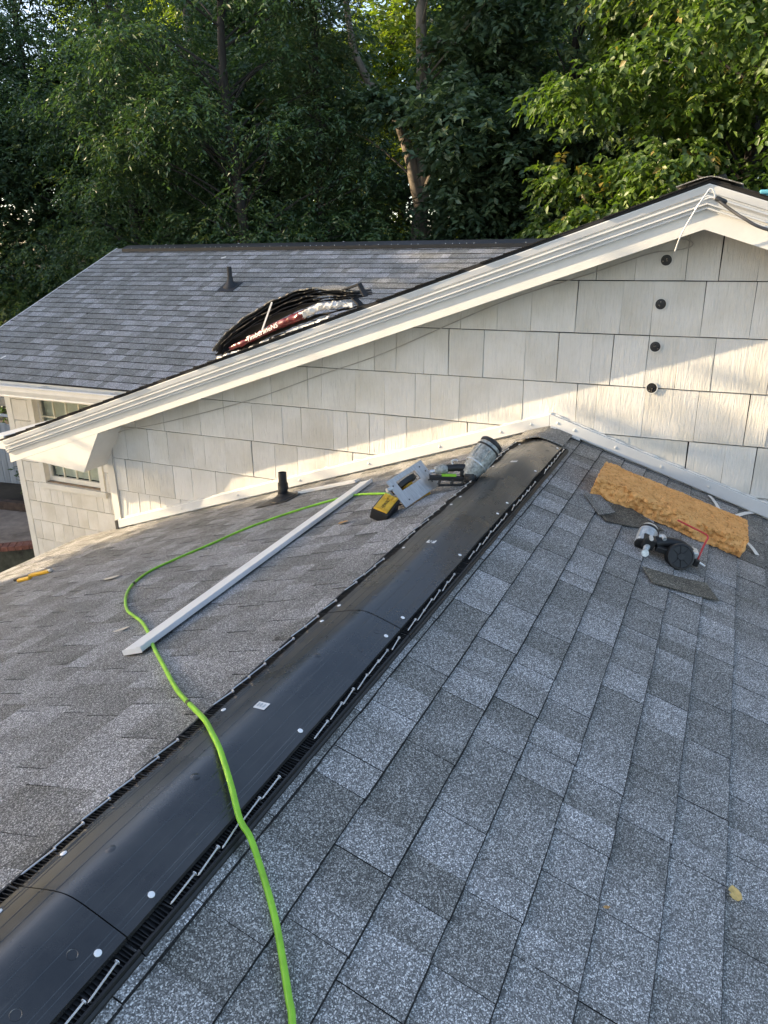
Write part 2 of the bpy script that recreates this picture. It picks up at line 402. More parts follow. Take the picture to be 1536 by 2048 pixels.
# raised patio left of the house, its brick coping and the bed behind it
PZ = -3.30
pat = MB(); front0 = Vector((-11.0, 1.0, PZ)); front1 = Vector((-8.47, 2.95, PZ))
fd = (front1 - front0).normalized(); fn = Vector((-fd.y, fd.x, 0))
pat.prism([front0 + fn * 0.12 + Vector((0, 0, -0.02)), front1 + fn * 0.12 + Vector((0, 0, -0.02)), Vector((-8.47, 9, PZ - 0.02)), Vector((-15, 9, PZ - 0.02)), Vector((-15, 1.2, PZ - 0.02))], (0, 0, -0.5))
patio = pat.build('patio', 'concrete'); patio['kind'] = 'structure'
rw = MB().prism([front0 + Vector((0, 0, -0.07)), front1 + Vector((0, 0, -0.07)), front1 + fn * 0.118 + Vector((0, 0, -0.07)), front0 + fn * 0.118 + Vector((0, 0, -0.07))], (0, 0, -0.6))
rwo = rw.build('retaining_wall', 'moss'); tag(rwo, 'dark mossy retaining wall under the red brick patio edge', 'wall')
cop = empty('brick_coping', tuple(front1)); tag(cop, 'row of red bricks edging the patio beside the white corner', 'brick edging')
L_ = (front1 - front0).length; bl = 0.105; k = 0
bme = MB().box(0.004, bl - 0.004, -0.02, 0.20, -0.065, 0.004); 
bref = bme.build('brick', 'brick', None, bevel=0.004); bdata = bref.data; bpy.data.objects.remove(bref)
while k * bl < L_ - bl:
    o = bpy.data.objects.new('brick', bdata); COL.objects.link(o)
    o.matrix_world = frame(front0 + fd * (k * bl) + Vector((0, 0, RNG.uniform(-0.003, 0.003))), fd, fn, (0, 0, 1)); mw = o.matrix_world.copy()
    o.parent = cop; o.matrix_parent_inverse = Matrix.Translation(-Vector(cop.location)); o.matrix_basis = mw; k += 1
tb = MB().bar((-12.6, 3.55, PZ + 0.06), (-9.3, 4.05, PZ + 0.06), 0.13, 0.16).build('timber_edging', 'timber', bevel=0.008)
tag(tb, 'dark old timber edging of the planting bed by the patio', 'edging')
soilbed = MB().prism([(-12.6, 3.62, PZ), (-9.3, 4.12, PZ), (-9.3, 5.4, PZ), (-12.8, 5.0, PZ)], (0, 0, 0.07)).build('planting_bed', 'soil'); soilbed['kind'] = 'structure'
# grey board fence
fen = empty('board_fence', (-11, 4.7, PZ)); tag(fen, 'blue grey vertical board fence behind the planting bed', 'fence')
fa = Vector((-14.5, 4.35, PZ)); fb = Vector((-8.6, 5.25, PZ)); fdir = (fb - fa).normalized(); fnn = Vector((-fdir.y, fdir.x, 0))
bm_ = MB().box(0, 0.138, 0, 0.02, 0.03, 1.28).build('board', 'fence', None, bevel=0.003); bdat = bm_.data; bpy.data.objects.remove(bm_)
for i in range(int((fb - fa).length / 0.145)):
    o = bpy.data.objects.new('board', bdat); COL.objects.link(o)
    mw = frame(fa + fdir * (i * 0.145) + Vector((0, 0, RNG.uniform(-0.012, 0.012))), fdir, fnn, (0, 0, 1)); o.matrix_world = mw
    o.parent = fen; o.matrix_parent_inverse = Matrix.Translation(-Vector(fen.location)); o.matrix_basis = mw
for zz in (0.3, 1.0):
    child(MB().bar(fa + fnn * 0.045 + Vector((0, 0, zz)), fb + fnn * 0.045 + Vector((0, 0, zz)), 0.04, 0.08).build('rail', 'fence'), fen)
# pergola seen through the gap under the gutter
pg = empty('pergola', (-12.5, 5.9, PZ)); tag(pg, 'tan beamed pergola with a white rail, left of the white house corner', 'pergola')
child(MB().box(-15.5, -10.2, 5.8, 5.95, -1.97, -1.80).build('beam', 'beam', bevel=0.006), pg)
for x in (-15.3, -12.15, -10.4): child(MB().box(x, x + 0.12, 5.82, 5.93, PZ, -1.975).build('post', 'beam', bevel=0.004), pg)
child(MB().box(-15.5, -10.2, 5.70, 5.76, -2.17, -2.12).build('rail', 'pvc', bevel=0.004), pg)
child(MB().box(-15.5, -10.2, 5.70, 5.76, -2.50, -2.45).build('rail', 'pvc', bevel=0.004), pg)

# ------------------------------------------------------------------ near wing: roof with the open ridge vent
EAVE = -4.45
nw = empty('near_wing', (0, -3.0, GROUND)); tag(nw, 'low near wing with new charcoal shingle roof and black ridge vent', 'house wing')
TH = 0.09
deckL = MB().prism([(-0.0, 0.05, -0.012), (EAVE, 0.03, EAVE / 3 - 0.012), (EAVE, 0.03, EAVE / 3 - 0.012 - TH), (0, 0.05, -0.012 - TH)], (0, -7.6, 0)).build('roof_deck', 'shingle_edge'); child(deckL, nw)
deckR = MB().prism([(0.0005, 0.05, -0.012), (2.34, 0.05, -0.792), (2.34, 0.05, -0.792 - TH), (0.0005, 0.05, -0.012 - TH)], (0, -7.6, 0)).build('roof_deck', 'shingle_edge'); child(deckR, nw)
child(MB().box(EAVE - 0.028, EAVE - 0.006, -7.5, -0.02, EAVE / 3 - 0.14, EAVE / 3 - 0.004).build('eave_trim', 'gutter', bevel=0.003), nw)
child(MB().prism([(EAVE - 0.01, 0.032, EAVE / 3 - 0.01), (-3.92, 0.032, -3.92 / 3 - 0.012), (-3.92, 0.032, -3.92 / 3 - 0.13), (EAVE - 0.01, 0.032, EAVE / 3 - 0.13)], (0, 0.02, 0)).build('rake_trim', 'wood'), nw)
child(MB().box(-4.0, -3.85, -7.3, -0.01, GROUND - 0.1, -1.42).build('wall', 'siding'), nw)
child(MB().box(2.1, 2.22, -7.3, -0.01, GROUND - 0.1, -1.0).build('wall', 'siding'), nw)

rr = random.Random(21)
YR = 5.3
kk = 0; s = 0.216
while s < 2.45:
    lay_course(nw, SETA, (s * CA, -YR + 0.0, -s * SA), (0, 1, 0), (-CA, 0, SA), (SA, 0, CA), YR - 0.005, rr, lens0=LENS[(kk * 3) % 4]); s += EXP; kk += 1
s = 0.243; kk = 0
while s < 4.70:
    near = 5.1 if s < 0.9 else (4.2 if s < 1.7 else (3.4 if s < 2.6 else 3.0))
    y0 = -0.005 if -s * CA > -3.95 else 0.03
    lay_course(nw, SETL, (-s * CA, y0, -s * SA), (0, -1, 0), (CA, 0, SA), (-SA, 0, CA), near, rr, lens0=LENS[(kk * 3 + 1) % 4]); s += EXP; kk += 1

# ridge cap shingles between vent end and the gable wall
def ridge_cap(name, mat, y0, y1, cx, z0, half, slope, parent, axis='y', lift=0.0):
    m = MB(); prof = []
    nseg = 12
    for i in range(nseg + 1):
        d = -half + 2 * half * i / nseg; prof.append((d, z0 - (math.sqrt(d * d + 0.03 ** 2) - 0.03) * slope))
    for j, yy in enumerate((y0, y1)):
        for d, z in prof: m.v.append((cx + d, yy, z + (lift if j == 0 else 0.0)))
        for d, z in prof: m.v.append((cx + d, yy, z - 0.005 + (lift if j == 0 else 0.0)))
    k = nseg + 1
    for i in range(nseg):
        m.f.append((i, i + 1, 2 * k + i + 1, 2 * k + i)); m.f.append((k + i + 1, k + i, 3 * k + i, 3 * k + i + 1))
        m.f.append((i + 1, i, k + i, k + i + 1)); m.f.append((2 * k + i, 2 * k + i + 1, 3 * k + i + 1, 3 * k + i))
    m.f.append((0, 2 * k, 3 * k, k)); m.f.append((k - 1, 2 * k - 1, 4 * k - 1, 3 * k - 1))
    o = m.build(name, mat, parent, smooth=False)
    a = o.data.attributes.new("tone", 'FLOAT', 'POINT'); a.data.foreach_set('value', [0.45] * len(o.data.vertices))
    return o
ridge_cap('ridge_cap', 'shingle', -0.33, -0.008, 0.0, 0.018, 0.15, 1 / 3, nw, lift=0.004)

# the vent strip: four plastic sections, each with louvred tray, rails and loose nails
XV = 0.018; CAPW = 0.134; RAIL = 0.160
def cap_z(d, y):
    z = 0.013 - (math.sqrt(d * d + 0.030 ** 2) - 0.030) / 3
    far = max(0.0, min(1.0, (y + 2.6) / 1.4))
    wob = (0.0016 + 0.0065 * far) * math.sin(y * 6.3 + 1.1) * (1 - abs(d) / 0.2) + (0.0008 + 0.003 * far) * math.sin(y * 13.7 + d * 24) * (abs(d) / 0.14)
    return z + wob
nail_me = None
def make_nail():
    m = MB(); m.tube([(0, 0, 0), (0, -0.070, 0)], 0.0019, 8); m.tube([(0, -0.070, 0), (0, -0.076, 0)], [0.0019, 0.0004], 8)
    m.tube([(0, 0, 0), (0, 0.0016, 0)], 0.0050, 12)
    o = m.build('nail', 'nail'); d = o.data; bpy.data.objects.remove(o); return d
nail_me = make_nail()
capdisc = MB().lathe([(0.0068, 0.0), (0.0068, 0.0014), (0.0045, 0.0024)], 16).build('nail_head', 'cap'); capd = capdisc.data; bpy.data.objects.remove(capdisc)
ringo = MB()
for j in range(24):
    pass
def place(name, data, mw, parent, root_world):
    o = bpy.data.objects.new(name, data); COL.objects.link(o); o.parent = parent
    o.matrix_parent_inverse = Matrix.Identity(4); o.matrix_basis = Matrix.Translation(-Vector(root_world)) @ mw; return o

JOINTS = [-0.33, -1.545, -2.755, -3.972, -5.19]
for si in range(4):
    y1, y0 = JOINTS[si], JOINTS[si + 1]
    ya, yb = y1 - 0.0015, y0 + 0.0015
    m = MB(); nd = 28; ny = 40; stepz = 0.0012 * (si % 2)
    ds = [-CAPW + 2 * CAPW * i / nd for i in range(nd + 1)]
    for j in range(ny + 1):
        y = ya + (yb - ya) * j / ny
        row = [(XV + ds[0] - 0.0005, y, cap_z(ds[0], y) - 0.009)] + [(XV + d, y, cap_z(d, y) + stepz) for d in ds] + [(XV + ds[-1] + 0.0005, y, cap_z(ds[-1], y) - 0.009)]
        m.v += row
    c = nd + 3
    for j in range(ny):
        for i in range(c - 1): m.f.append((j * c + i, j * c + i + 1, (j + 1) * c + i + 1, (j + 1) * c + i))
    # end skirts so each joint shows a real edge
    for j in (0, ny):
        k0 = len(m.v); m.v += [(v[0], v[1], v[2] - 0.008) for v in m.v[j * c:(j + 1) * c]]
        for i in range(c - 1): m.f.append((j * c + i, j * c + i + 1, k0 + i + 1, k0 + i))
    me = mesh('ridge_vent', m.v, m.f, True); me.materials.append(M['vent']); me.set_sharp_from_angle(angle=math.radians(50))
    # sunken moulding lines
    ov = bpy.data.objects.new('ridge_vent', me); COL.objects.link(ov); child(ov, nw)
    if si: pass
    def sub(o):
        mw = o.matrix_world.copy(); o.parent = ov; return o
    for sgn in (-1, 1):
        tr = MB(); fl = MB()
        def zr(d): return -abs(d + XV) / 3
        xa = XV + sgn * (CAPW - 0.012); xb = XV + sgn * RAIL
        # tray floor and outer rail
        q = [(xa, ya, zr(sgn * (CAPW - 0.012)) + 0.012), (xb, ya, zr(sgn * RAIL) + 0.0115), (xb, ya, zr(sgn * RAIL) + 0.0095), (xa, ya, zr(sgn * (CAPW - 0.012)) + 0.010)]
        tr.prism(q, (0, yb - ya, 0))
        rz = zr(sgn * RAIL)
        tr.prism([(xb, ya, rz + 0.004), (xb + sgn * 0.006, ya, rz + 0.002), (xb + sgn * 0.005, ya, rz + 0.022), (xb, ya, rz + 0.0225)], (0, yb - ya, 0))
        tr.prism([(xb + sgn * 0.0065, ya, rz + 0.001), (xb + sgn * 0.012, ya, rz - 0.001), (xb + sgn * 0.011, ya, rz + 0.010), (xb + sgn * 0.0065, ya, rz + 0.014)], (0, yb - ya, 0))
        t = tr.build('baffle_rail', 'toolblack', None); t.parent = ov
        y = ya - 0.004; c2 = 0
        while y > yb:
            hgt = 0.010 if c2 % 6 else 0.0125
            wdt = 0.0012 if c2 % 6 else 0.003
            jx = RNG.uniform(-0.003, 0.003)
            fl.add([(xa, y, rz + 0.018 + (0.010)), (xb, y + jx, rz + 0.0112 + hgt), (xb, y + jx, rz + 0.0112), (xa, y, rz + 0.0112 + 0.010),
                    (xa, y - wdt, rz + 0.028), (xb, y + jx - wdt, rz + 0.0112 + hgt), (xb, y + jx - wdt, rz + 0.0112), (xa, y - wdt, rz + 0.0212)],
                   [(0, 1, 2, 3), (7, 6, 5, 4), (0, 4, 5, 1), (2, 6, 7, 3)])
            y -= 0.0085; c2 += 1
        fo = fl.build('fins', 'toolblack', None); fo.parent = ov; fo['kind'] = 'stuff'
        # nails held ready in the tray
        for st, cnt in ((-0.045, 7), (-0.74, 6)):
            for q_ in range(cnt):
                yy = y1 + st - q_ * 0.077 + RNG.uniform(-0.006, 0.006)
                if RNG.random() < 0.06: continue
                xn = XV + sgn * (0.148 + RNG.uniform(-0.003, 0.003))
                mw = Matrix.Translation((xn, yy, zr(sgn * 0.148) + 0.0255 + RNG.uniform(-0.001, 0.002))) @ Matrix.Rotation(sgn * math.radians(RNG.uniform(2, 8)), 4, 'Z')
                o = bpy.data.objects.new('nail', nail_me); COL.objects.link(o); o.parent = ov; o.matrix_basis = mw
        # driven cap nails
        for st in (0.068, 0.60, 1.14):
            yy = y1 - st + RNG.uniform(-0.02, 0.02); d = sgn * (CAPW - 0.018)
            o = bpy.data.objects.new('nail_head', capd); COL.objects.link(o); o.parent = ov
            o.matrix_basis = Matrix.Translation((XV + d, yy, cap_z(d, yy) + stepz + 0.0005)) @ Matrix.Rotation(sgn * math.radians(17), 4, 'Y')
    # thin moulded guide lines, round bosses
    gl = MB()
    for d in (-0.118, -0.108, -0.07, -0.036, 0.036, 0.07, 0.108, 0.118):
        gl.tube([(XV + d, ya + (yb - ya) * j / 20, cap_z(d, ya + (yb - ya) * j / 20) + stepz - 0.0001) for j in range(21)], 0.0009, 4)
    o = gl.build('guide_line', 'vent', None); o.parent = ov
    for dy in (0.075, 0.19):
        rg = MB(); d = 0.085; yy = y1 - dy
        rg.tube([(XV + d + 0.009 * math.cos(a), yy + 0.009 * math.sin(a), cap_z(d + 0.009 * math.cos(a), yy) + stepz) for a in [2 * math.pi * j / 20 for j in range(21)]], 0.0009, 5)
        o = rg.build('boss_ring', 'vent', None); o.parent = ov
    for yy_, dd in ((y1 - 0.30, 0.0), (y1 - 0.86, 0.005), (y1 - 1.10, -0.01)):
        b_ = MB().lathe([(0.012, 0.0), (0.009, 0.0008), (0.004, 0.0024)], 14, Matrix.Translation((XV + dd, yy_, cap_z(dd, yy_) + stepz - 0.0003))).build('boss', 'vent', None, smooth=True); b_.parent = ov
    if si < 3:
        yy = (-0.905, -2.12, -3.325)[si]; d = -0.01
        sk = MB().add([(XV + d - 0.018, yy - 0.014, cap_z(d - 0.018, yy) + 0.0022), (XV + d + 0.018, yy - 0.016, cap_z(d + 0.018, yy) + 0.0022), (XV + d + 0.018, yy + 0.014, cap_z(d + 0.018, yy) + 0.0022), (XV + d - 0.018, yy + 0.016, cap_z(d - 0.018, yy) + 0.0022)], [(0, 1, 2, 3)])
        o = sk.build('sticker', 'pvc', None); o.parent = ov
        pr = MB()
        for q_ in range(3):
            x0 = XV + d - 0.012 + q_ * 0.009; zz = cap_z(d, yy) + 0.0026
            pr.add([(x0, yy - 0.008, zz), (x0 + 0.005, yy - 0.008, zz), (x0 + 0.005, yy + 0.007, zz), (x0, yy + 0.007, zz)], [(0, 1, 2, 3)])
        o = pr.build('print', 'toolsilver', None); o.parent = ov

def pipe_boot(root, base, Y, Z, hp, rp, name='pipe_boot'):
    """rubber plumbing boot with flange on a slope, upright pipe"""
    X = Vector(Y).cross(Vector(Z)); mw = frame(base, X, Y, Z)
    m = MB()
    m.prism([mw @ Vector(p) for p in ((-0.13, -0.17, 0.011), (0.13, -0.17, 0.011), (0.14, 0.12, 0.011), (-0.14, 0.12, 0.011))], Vector(Z) * 0.004)
    o = m.build(name, 'rubber', None); child(o, root)
    c = MB(); up = Vector((0, 0, 1)); k = 24
    for i, (r, h, t) in enumerate(((0.105, 0.010, 0), (0.10, 0.022, 0), (0.075, 0.035, 0.2), (0.05, 0.055, 0.6), (rp + 0.008, 0.085, 1), (rp + 0.006, 0.12, 1))):
        for j in range(k):
            a = 2 * math.pi * j / k
            ps = mw @ Vector((r * math.cos(a), r * math.sin(a), h)); pu = Vector(base) + Vector((r * math.cos(a), r * math.sin(a), h + 0.01))
            c.v.append(tuple(ps.lerp(pu, t)))
        if i:
            for j in range(k): c.f.append(((i - 1) * k + j, (i - 1) * k + (j + 1) % k, i * k + (j + 1) % k, i * k + j))
    cc = c.build('collar', 'rubber', None, smooth=True); cc.parent = o
    b = Vector(base)
    pp = MB().lathe([(rp * 0.9, 0.0), (rp, 0.01), (rp, hp), (rp * 0.82, hp), (rp * 0.82, hp - 0.08)], 20, Matrix.Translation(b)).build('pipe', 'rubber', None, smooth=True); pp.parent = o
    return o
pipe_boot(nw, (-1.80, -0.42, -0.60), (CA, 0, SA), (-SA, 0, CA), 0.21, 0.030)

# ------------------------------------------------------------------ gable wing
gw = empty('gable_wing', (0.784, 0.5, GROUND)); tag(gw, 'white gable end with painted shake siding and moulded rake boards', 'house wing')
RX = 0.784; RZ = 1.394; YF = -0.285                          # ridge x, top of rake moulding, face of fascia
def rake(x): return RZ - abs(x - RX) / 3
XE = -4.80; XW = -3.90; XR = 5.2
child(MB().prism([(XW + 0.02, 0.022, GROUND - 0.1), (XR, 0.022, GROUND - 0.1), (XR, 0.022, rake(XR) - 0.10), (RX, 0.022, RZ - 0.10), (XW + 0.02, 0.022, rake(XW) - 0.10)], (0, 0.12, 0)).build('wall', 'dark'), gw)
child(MB().box(XW, XW + 0.12, 0.145, 2.49, GROUND - 0.1, rake(XW) - 0.25).build('wall', 'siding'), gw)

def clip(poly, keep):
    out = []
    for i in range(len(poly)):
        a, b = poly[i], poly[(i + 1) % len(poly)]; fa_, fb_ = keep(a), keep(b)
        if fa_ >= 0: out.append(a)
        if (fa_ >= 0) != (fb_ >= 0):
            t = fa_ / (fa_ - fb_); out.append((a[0] + (b[0] - a[0]) * t, a[1] + (b[1] - a[1]) * t))
    return out
def shake(poly, yb, z0, zt, butt, parent, seed, plane_y=0.0):
    """one siding shake: front leans back from its thick butt"""
    r = random.Random(seed); n_ = len(poly); vs = []; tw = r.uniform(-0.003, 0.003); xm = sum(p[0] for p in poly) / n_
    for x, z in poly:
        t = (z - z0) / max(0.05, (zt - z0)); vs.append((x, plane_y - butt * (1 - t) - 0.001 + tw * (x - xm) / 0.2, z))
    for x, z in poly: vs.append((x, plane_y + 0.018, z))
    fs = [tuple(range(n_)), tuple(range(2 * n_ - 1, n_ - 1, -1))] + [(i, i + n_, (i + 1) % n_ + n_, (i + 1) % n_) for i in range(n_)]
    m = MB().add(vs, fs); return m.build('siding_shingle', 'siding', parent)
sr = random.Random(5)
rows = [(0.915, 0.34), (0.608, 0.3003), (0.302, 0.2993), (-0.004, 0.2993), (-0.308, 0.2968), (-0.604, 0.2888), (-0.903, 0.2918), (-1.22, 0.3115)]
cnt = 0
for z0, h in rows:
    x = XW + 0.075 + sr.uniform(-0.0, 0.0); 
    while x < 2.6:
        wd = sr.choice((0.12, 0.17, 0.20, 0.23, 0.26, 0.29, 0.33)) * sr.uniform(0.94, 1.06)
        gap = sr.choice((0.0015, 0.002, 0.0025, 0.0035))
        lean = sr.uniform(-0.004, 0.004); jz = sr.uniform(-0.001, 0.001)
        x1 = x + wd - gap; zt = z0 + h
        p = [(x, z0 + jz), (x1, z0 + jz + sr.uniform(-0.001, 0.001)), (x1 + lean, zt), (x + lean, zt)]
        p = clip(p, lambda q: RZ - 0.19 + (q[0] - RX) / 3 - q[1]); p = clip(p, lambda q: RZ - 0.19 - (q[0] - RX) / 3 - q[1]) if p else p
        roofz = -abs(x + wd / 2) / 3
        if len(p) >= 3 and max(q[1] for q in p) > roofz - 0.05 and max(q[1] for q in p) - min(q[1] for q in p) > 0.01:
            shake(p, 0, z0, zt, 0.007 + sr.uniform(0, 0.002), gw, cnt); cnt += 1
        x += wd
# corner board
child(MB().box(XW - 0.012, XW + 0.072, -0.014, 0.02, GROUND, rake(XW) - 0.20).build('corner_board', 'white', bevel=0.002), gw)
child(MB().box(XW - 0.016, XW - 0.001, 0.021, 0.12, GROUND, rake(XW) - 0.22).build('corner_board', 'white', bevel=0.002), gw)

# rake boards with crown moulding: profile (outward, down) swept up to the ridge and mitred there
prof = [(0.040, 0.0), (0.041, 0.006), (0.034, 0.038), (0.018, 0.042), (0.018, 0.049), (0.036, 0.052), (0.036, 0.060), (0.018, 0.072), (0.012, 0.085), (0.028, 0.089), (0.028, 0.096), (0.008, 0.099), (0.008, 0.106), (0.020, 0.109), (0.020, 0.116), (0.004, 0.119), (0.004, 0.124), (0.0, 0.124)]
def sweep(profile, xa, name, mat, close_in):
    m = MB(); pr = profile + close_in; n_ = len(pr)
    for xx in (xa, RX):
        for o_, d_ in pr: m.v.append((xx, YF - o_, rake(xx) - d_))
    for i in range(n_):
        m.f.append((i, (i + 1) % n_, n_ + (i + 1) % n_, n_ + i))
    m.f.append(tuple(range(n_))); m.f.append(tuple(range(2 * n_ - 1, n_ - 1, -1)))
    return m.build(name, mat, gw)
for xa in (XE, XR):
    sweep(prof, xa, 'crown_moulding', 'gutter', [(-0.03, 0.124), (-0.03, 0.0)])
    sweep([(0.0, 0.1245), (0.0, 0.214)], xa, 'fascia_board', 'white', [(-0.025, 0.214), (-0.025, 0.1245)])
    m = MB(); 
    for xx in (xa, RX):
        m.v += [(xx, YF + 0.026, rake(xx) - 0.196), (xx, 0.03, rake(xx) - 0.196), (xx, 0.03, rake(xx) - 0.18), (xx, YF + 0.026, rake(xx) - 0.18)]
    m.f = [(0, 1, 5, 4), (1, 2, 6, 5), (2, 3, 7, 6), (3, 0, 4, 7), (0, 3, 2, 1), (4, 5, 6, 7)]
    m.build('soffit', 'white', gw)
# dark bead under the moulding shows as a joint; boxed cornice return at the low end
cr = [(-4.62, rake(-4.62) - 0.2145), (-3.905, -0.672), (-3.675, rake(-3.675) - 0.2145)]
child(MB().prism([(x, YF + 0.001, z) for x, z in cr], (0, 0.28, 0)).build('cornice_return', 'white', bevel=0.002), gw)
child(MB().prism([(-4.70, YF + 0.027, rake(-4.70) - 0.15), (-3.76, YF + 0.027, rake(-3.76) - 0.19), (-3.76, YF + 0.027, rake(-3.76) - 0.205), (-4.70, YF + 0.027, rake(-4.70) - 0.205)], (0, 0.22, 0)).build('cornice_block', 'white'), gw)
# eave gutter running back from the low corner
gp = [(-4.80, -0.43), (-4.93, -0.43), (-4.935, -0.445), (-4.92, -0.49), (-4.90, -0.555), (-4.80, -0.555)]
child(MB().prism([(x, YF - 0.02, z) for x, z in gp], (0, 1.85, 0)).build('gutter', 'gutter', bevel=0.003), gw)
child(MB().box(-4.799, -4.775, YF + 0.03, 1.5, -0.565, -0.44).build('eave_fascia', 'white'), gw)
child(MB().box(-4.77, XW + 0.0, 0.03, 1.55, -0.60, -0.58).build('soffit', 'white'), gw)
# roof deck and shingles of the gable wing
def bz(x): return rake(x) + 0.004
child(MB().prism([(XE - 0.04, YF - 0.042, bz(XE - 0.04)), (RX, YF - 0.042, bz(RX)), (RX, YF - 0.042, bz(RX) + 0.014), (XE - 0.04, YF - 0.042, bz(XE - 0.04) + 0.014)], (0, 9.0, 0)).build('roof_deck', 'shingle_edge'), gw)
child(MB().prism([(XR, YF - 0.042, bz(XR)), (RX + 0.0005, YF - 0.042, bz(RX)), (RX + 0.0005, YF - 0.042, bz(RX) + 0.014), (XR, YF - 0.042, bz(XR) + 0.014)], (0, 9.0, 0)).build('roof_deck', 'shingle_edge'), gw)
rb = random.Random(31); zt = RZ + 0.019
s = 0.10
big = MB(); bigt = []
while s < 5.9:
    p = (RX - s * CA, YF - 0.052 + rb.uniform(-0.008, 0.008) + 1.0, zt - s * SA)
    for o in lay_course(gw, SETA, p, (0, -1, 0), (CA, 0, SA), (-SA, 0, CA), 1.0, rb, lens0=1.0): pass
    s += EXP
s = 0.10
while s < 2.2:
    p = (RX + s * CA, YF - 0.052 + rb.uniform(-0.008, 0.008), zt - s * SA)
    lay_course(gw, SETA, p, (0, 1, 0), (-CA, 0, SA), (SA, 0, CA), 1.0, rb, lens0=1.0); s += EXP
# the courses farther back, out of the camera's sight, joined
src = SETA[1.0][0]; sv = np.array([v.co[:] for v in src.vertices]); st = np.zeros(len(sv)); src.attributes['tone'].data.foreach_get('value', st); sf = [tuple(p.vertices) for p in src.polygons]
s = 0.10
while s < 5.9:
    for q_ in range(7):
        o0 = Vector((RX - s * CA, YF + 0.951 + 1.0 + q_ * 1.0, zt - s * SA)); mx = frame(o0, (0, -1, 0), (CA, 0, SA), (-SA, 0, CA))
        big.add([mx @ Vector(v) for v in sv], sf); bigt += list(np.roll(st, 12 * ((q_ * 5 + int(s * 70)) % 9)))
        if s < 4.5:
            o0 = Vector((RX + s * CA, YF + 0.951 + q_ * 1.0, zt - s * SA)); mx = frame(o0, (0, 1, 0), (-CA, 0, SA), (SA, 0, CA))
            big.add([mx @ Vector(v) for v in sv], sf); bigt += list(np.roll(st, 12 * ((q_ * 7 + int(s * 50)) % 9)))
    s += EXP
bo = big.build('shingle_field', 'shingle', gw, fix=False); bo['kind'] = 'stuff'
a = bo.data.attributes.new("tone", 'FLOAT', 'POINT'); a.data.foreach_set('value', bigt)
for i in range(9):
    ridge_cap('ridge_cap', 'shingle', YF - 0.062 + i * 0.143 - (0.0 if i == 0 else 0.02), YF - 0.062 + i * 0.143 + 0.24, RX, RZ + 0.030, 0.155, 1 / 3, gw, lift=0.004)

# white apron boards where the near roof meets the gable wall
def apron(xa, xb, name='flashing_board'):
    m = MB(); zf = lambda x: -abs(x) / 3
    q = [(xa, -0.036, zf(xa) + 0.020), (xb, -0.036, zf(xb) + 0.020), (xb, -0.036, zf(xb) + 0.098), (xa, -0.036, zf(xa) + 0.098)]
    m.prism(q, (0, 0.024, 0)); o = m.build(name, 'gutter', gw, bevel=0.003); return o
apron(-0.0006, -3.86); apron(0.0006, 2.7)
child(MB().prism([(0.012, -0.06, 0.012), (0.20, -0.06, -0.052), (0.20, -0.06, -0.044), (0.012, -0.06, 0.022)], (0, 0.022, 0)).build('flashing_lip', 'gutter'), gw)
child(MB().prism([(-3.861, -0.040, -3.861 / 3 + 0.012), (-3.895, -0.040, -3.895 / 3 + 0.012), (-3.895, -0.040, -3.895 / 3 + 0.098), (-3.861, -0.040, -3.861 / 3 + 0.099)], (0, 0.03, 0)).build('end_cap', 'rubber', bevel=0.004), gw)
ck = random.Random(9)
for xa, xb in ((0.0, -3.8), (0.0, 2.6)):
    pts = []; rads = []; nn = int(abs(xb - xa) / 0.02)
    for i in range(nn + 1):
        x = xa + (xb - xa) * i / nn; pts.append((x, -0.014 + ck.uniform(-0.003, 0.003), -abs(x) / 3 + 0.100 + ck.uniform(-0.002, 0.004))); rads.append(max(0.002, 0.006 + ck.uniform(-0.004, 0.004)))
    MB().tube(pts, rads, 6).build('caulk_bead', 'caulk', gw, smooth=True)
for x in (-0.12, -0.32, -0.75, -1.3, -1.9, -2.5, -3.1, 0.05, 0.16, 0.42, 0.7, 0.98):
    zc = -abs(x) / 3 + 0.06
    MB().lathe([(0.010, 0), (0.009, 0.003), (0.004, 0.006)], 10, Matrix.Translation((x, -0.036, zc)) @ Matrix.Rotation(math.pi / 2, 4, 'X')).build('screw_dab', 'caulk', gw, smooth=True)
# four round vent holes in a column, dark insides painted on proud discs
for i, (x, z) in enumerate(((0.593, 1.024), (0.589, 0.784), (0.585, 0.543), (0.591, 0.300))):
    mx = Matrix.Translation((x, -0.012, z)) @ Matrix.Rotation(math.pi / 2, 4, 'X')
    rim = MB().lathe([(0.028, 0.0), (0.035, 0.0), (0.0345, 0.0015), (0.031, 0.002), (0.029, 0.001)], 24, mx)
    ro = rim.build('round_vent', 'white', gw, smooth=True)
    ds_ = MB().lathe([(0.030, 0.0012), (0.024, 0.003), (0.012, 0.0015), (0.002, 0.0045)], 20, mx).build('hole_disc', 'toolblack' if i < 3 else 'old_shingle', None, smooth=True)
    ds_.parent = ro; ds_.matrix_basis = Matrix.Translation(Vector((0, 0, 0))); ds_.matrix_parent_inverse = ro.matrix_basis.inverted() if False else Matrix.Identity(4)
    for q_ in range(5):
        aa = RNG.uniform(0, 6.28); rr_ = RNG.uniform(0.004, 0.02)
        gb = MB().lathe([(0.004, 0), (0.003, 0.002), (0.001, 0.003)], 6, mx @ Matrix.Translation((rr_ * math.cos(aa), rr_ * math.sin(aa), 0.003))).build('debris', 'old_shingle' if q_ % 2 else 'bark', None); gb.parent = ro

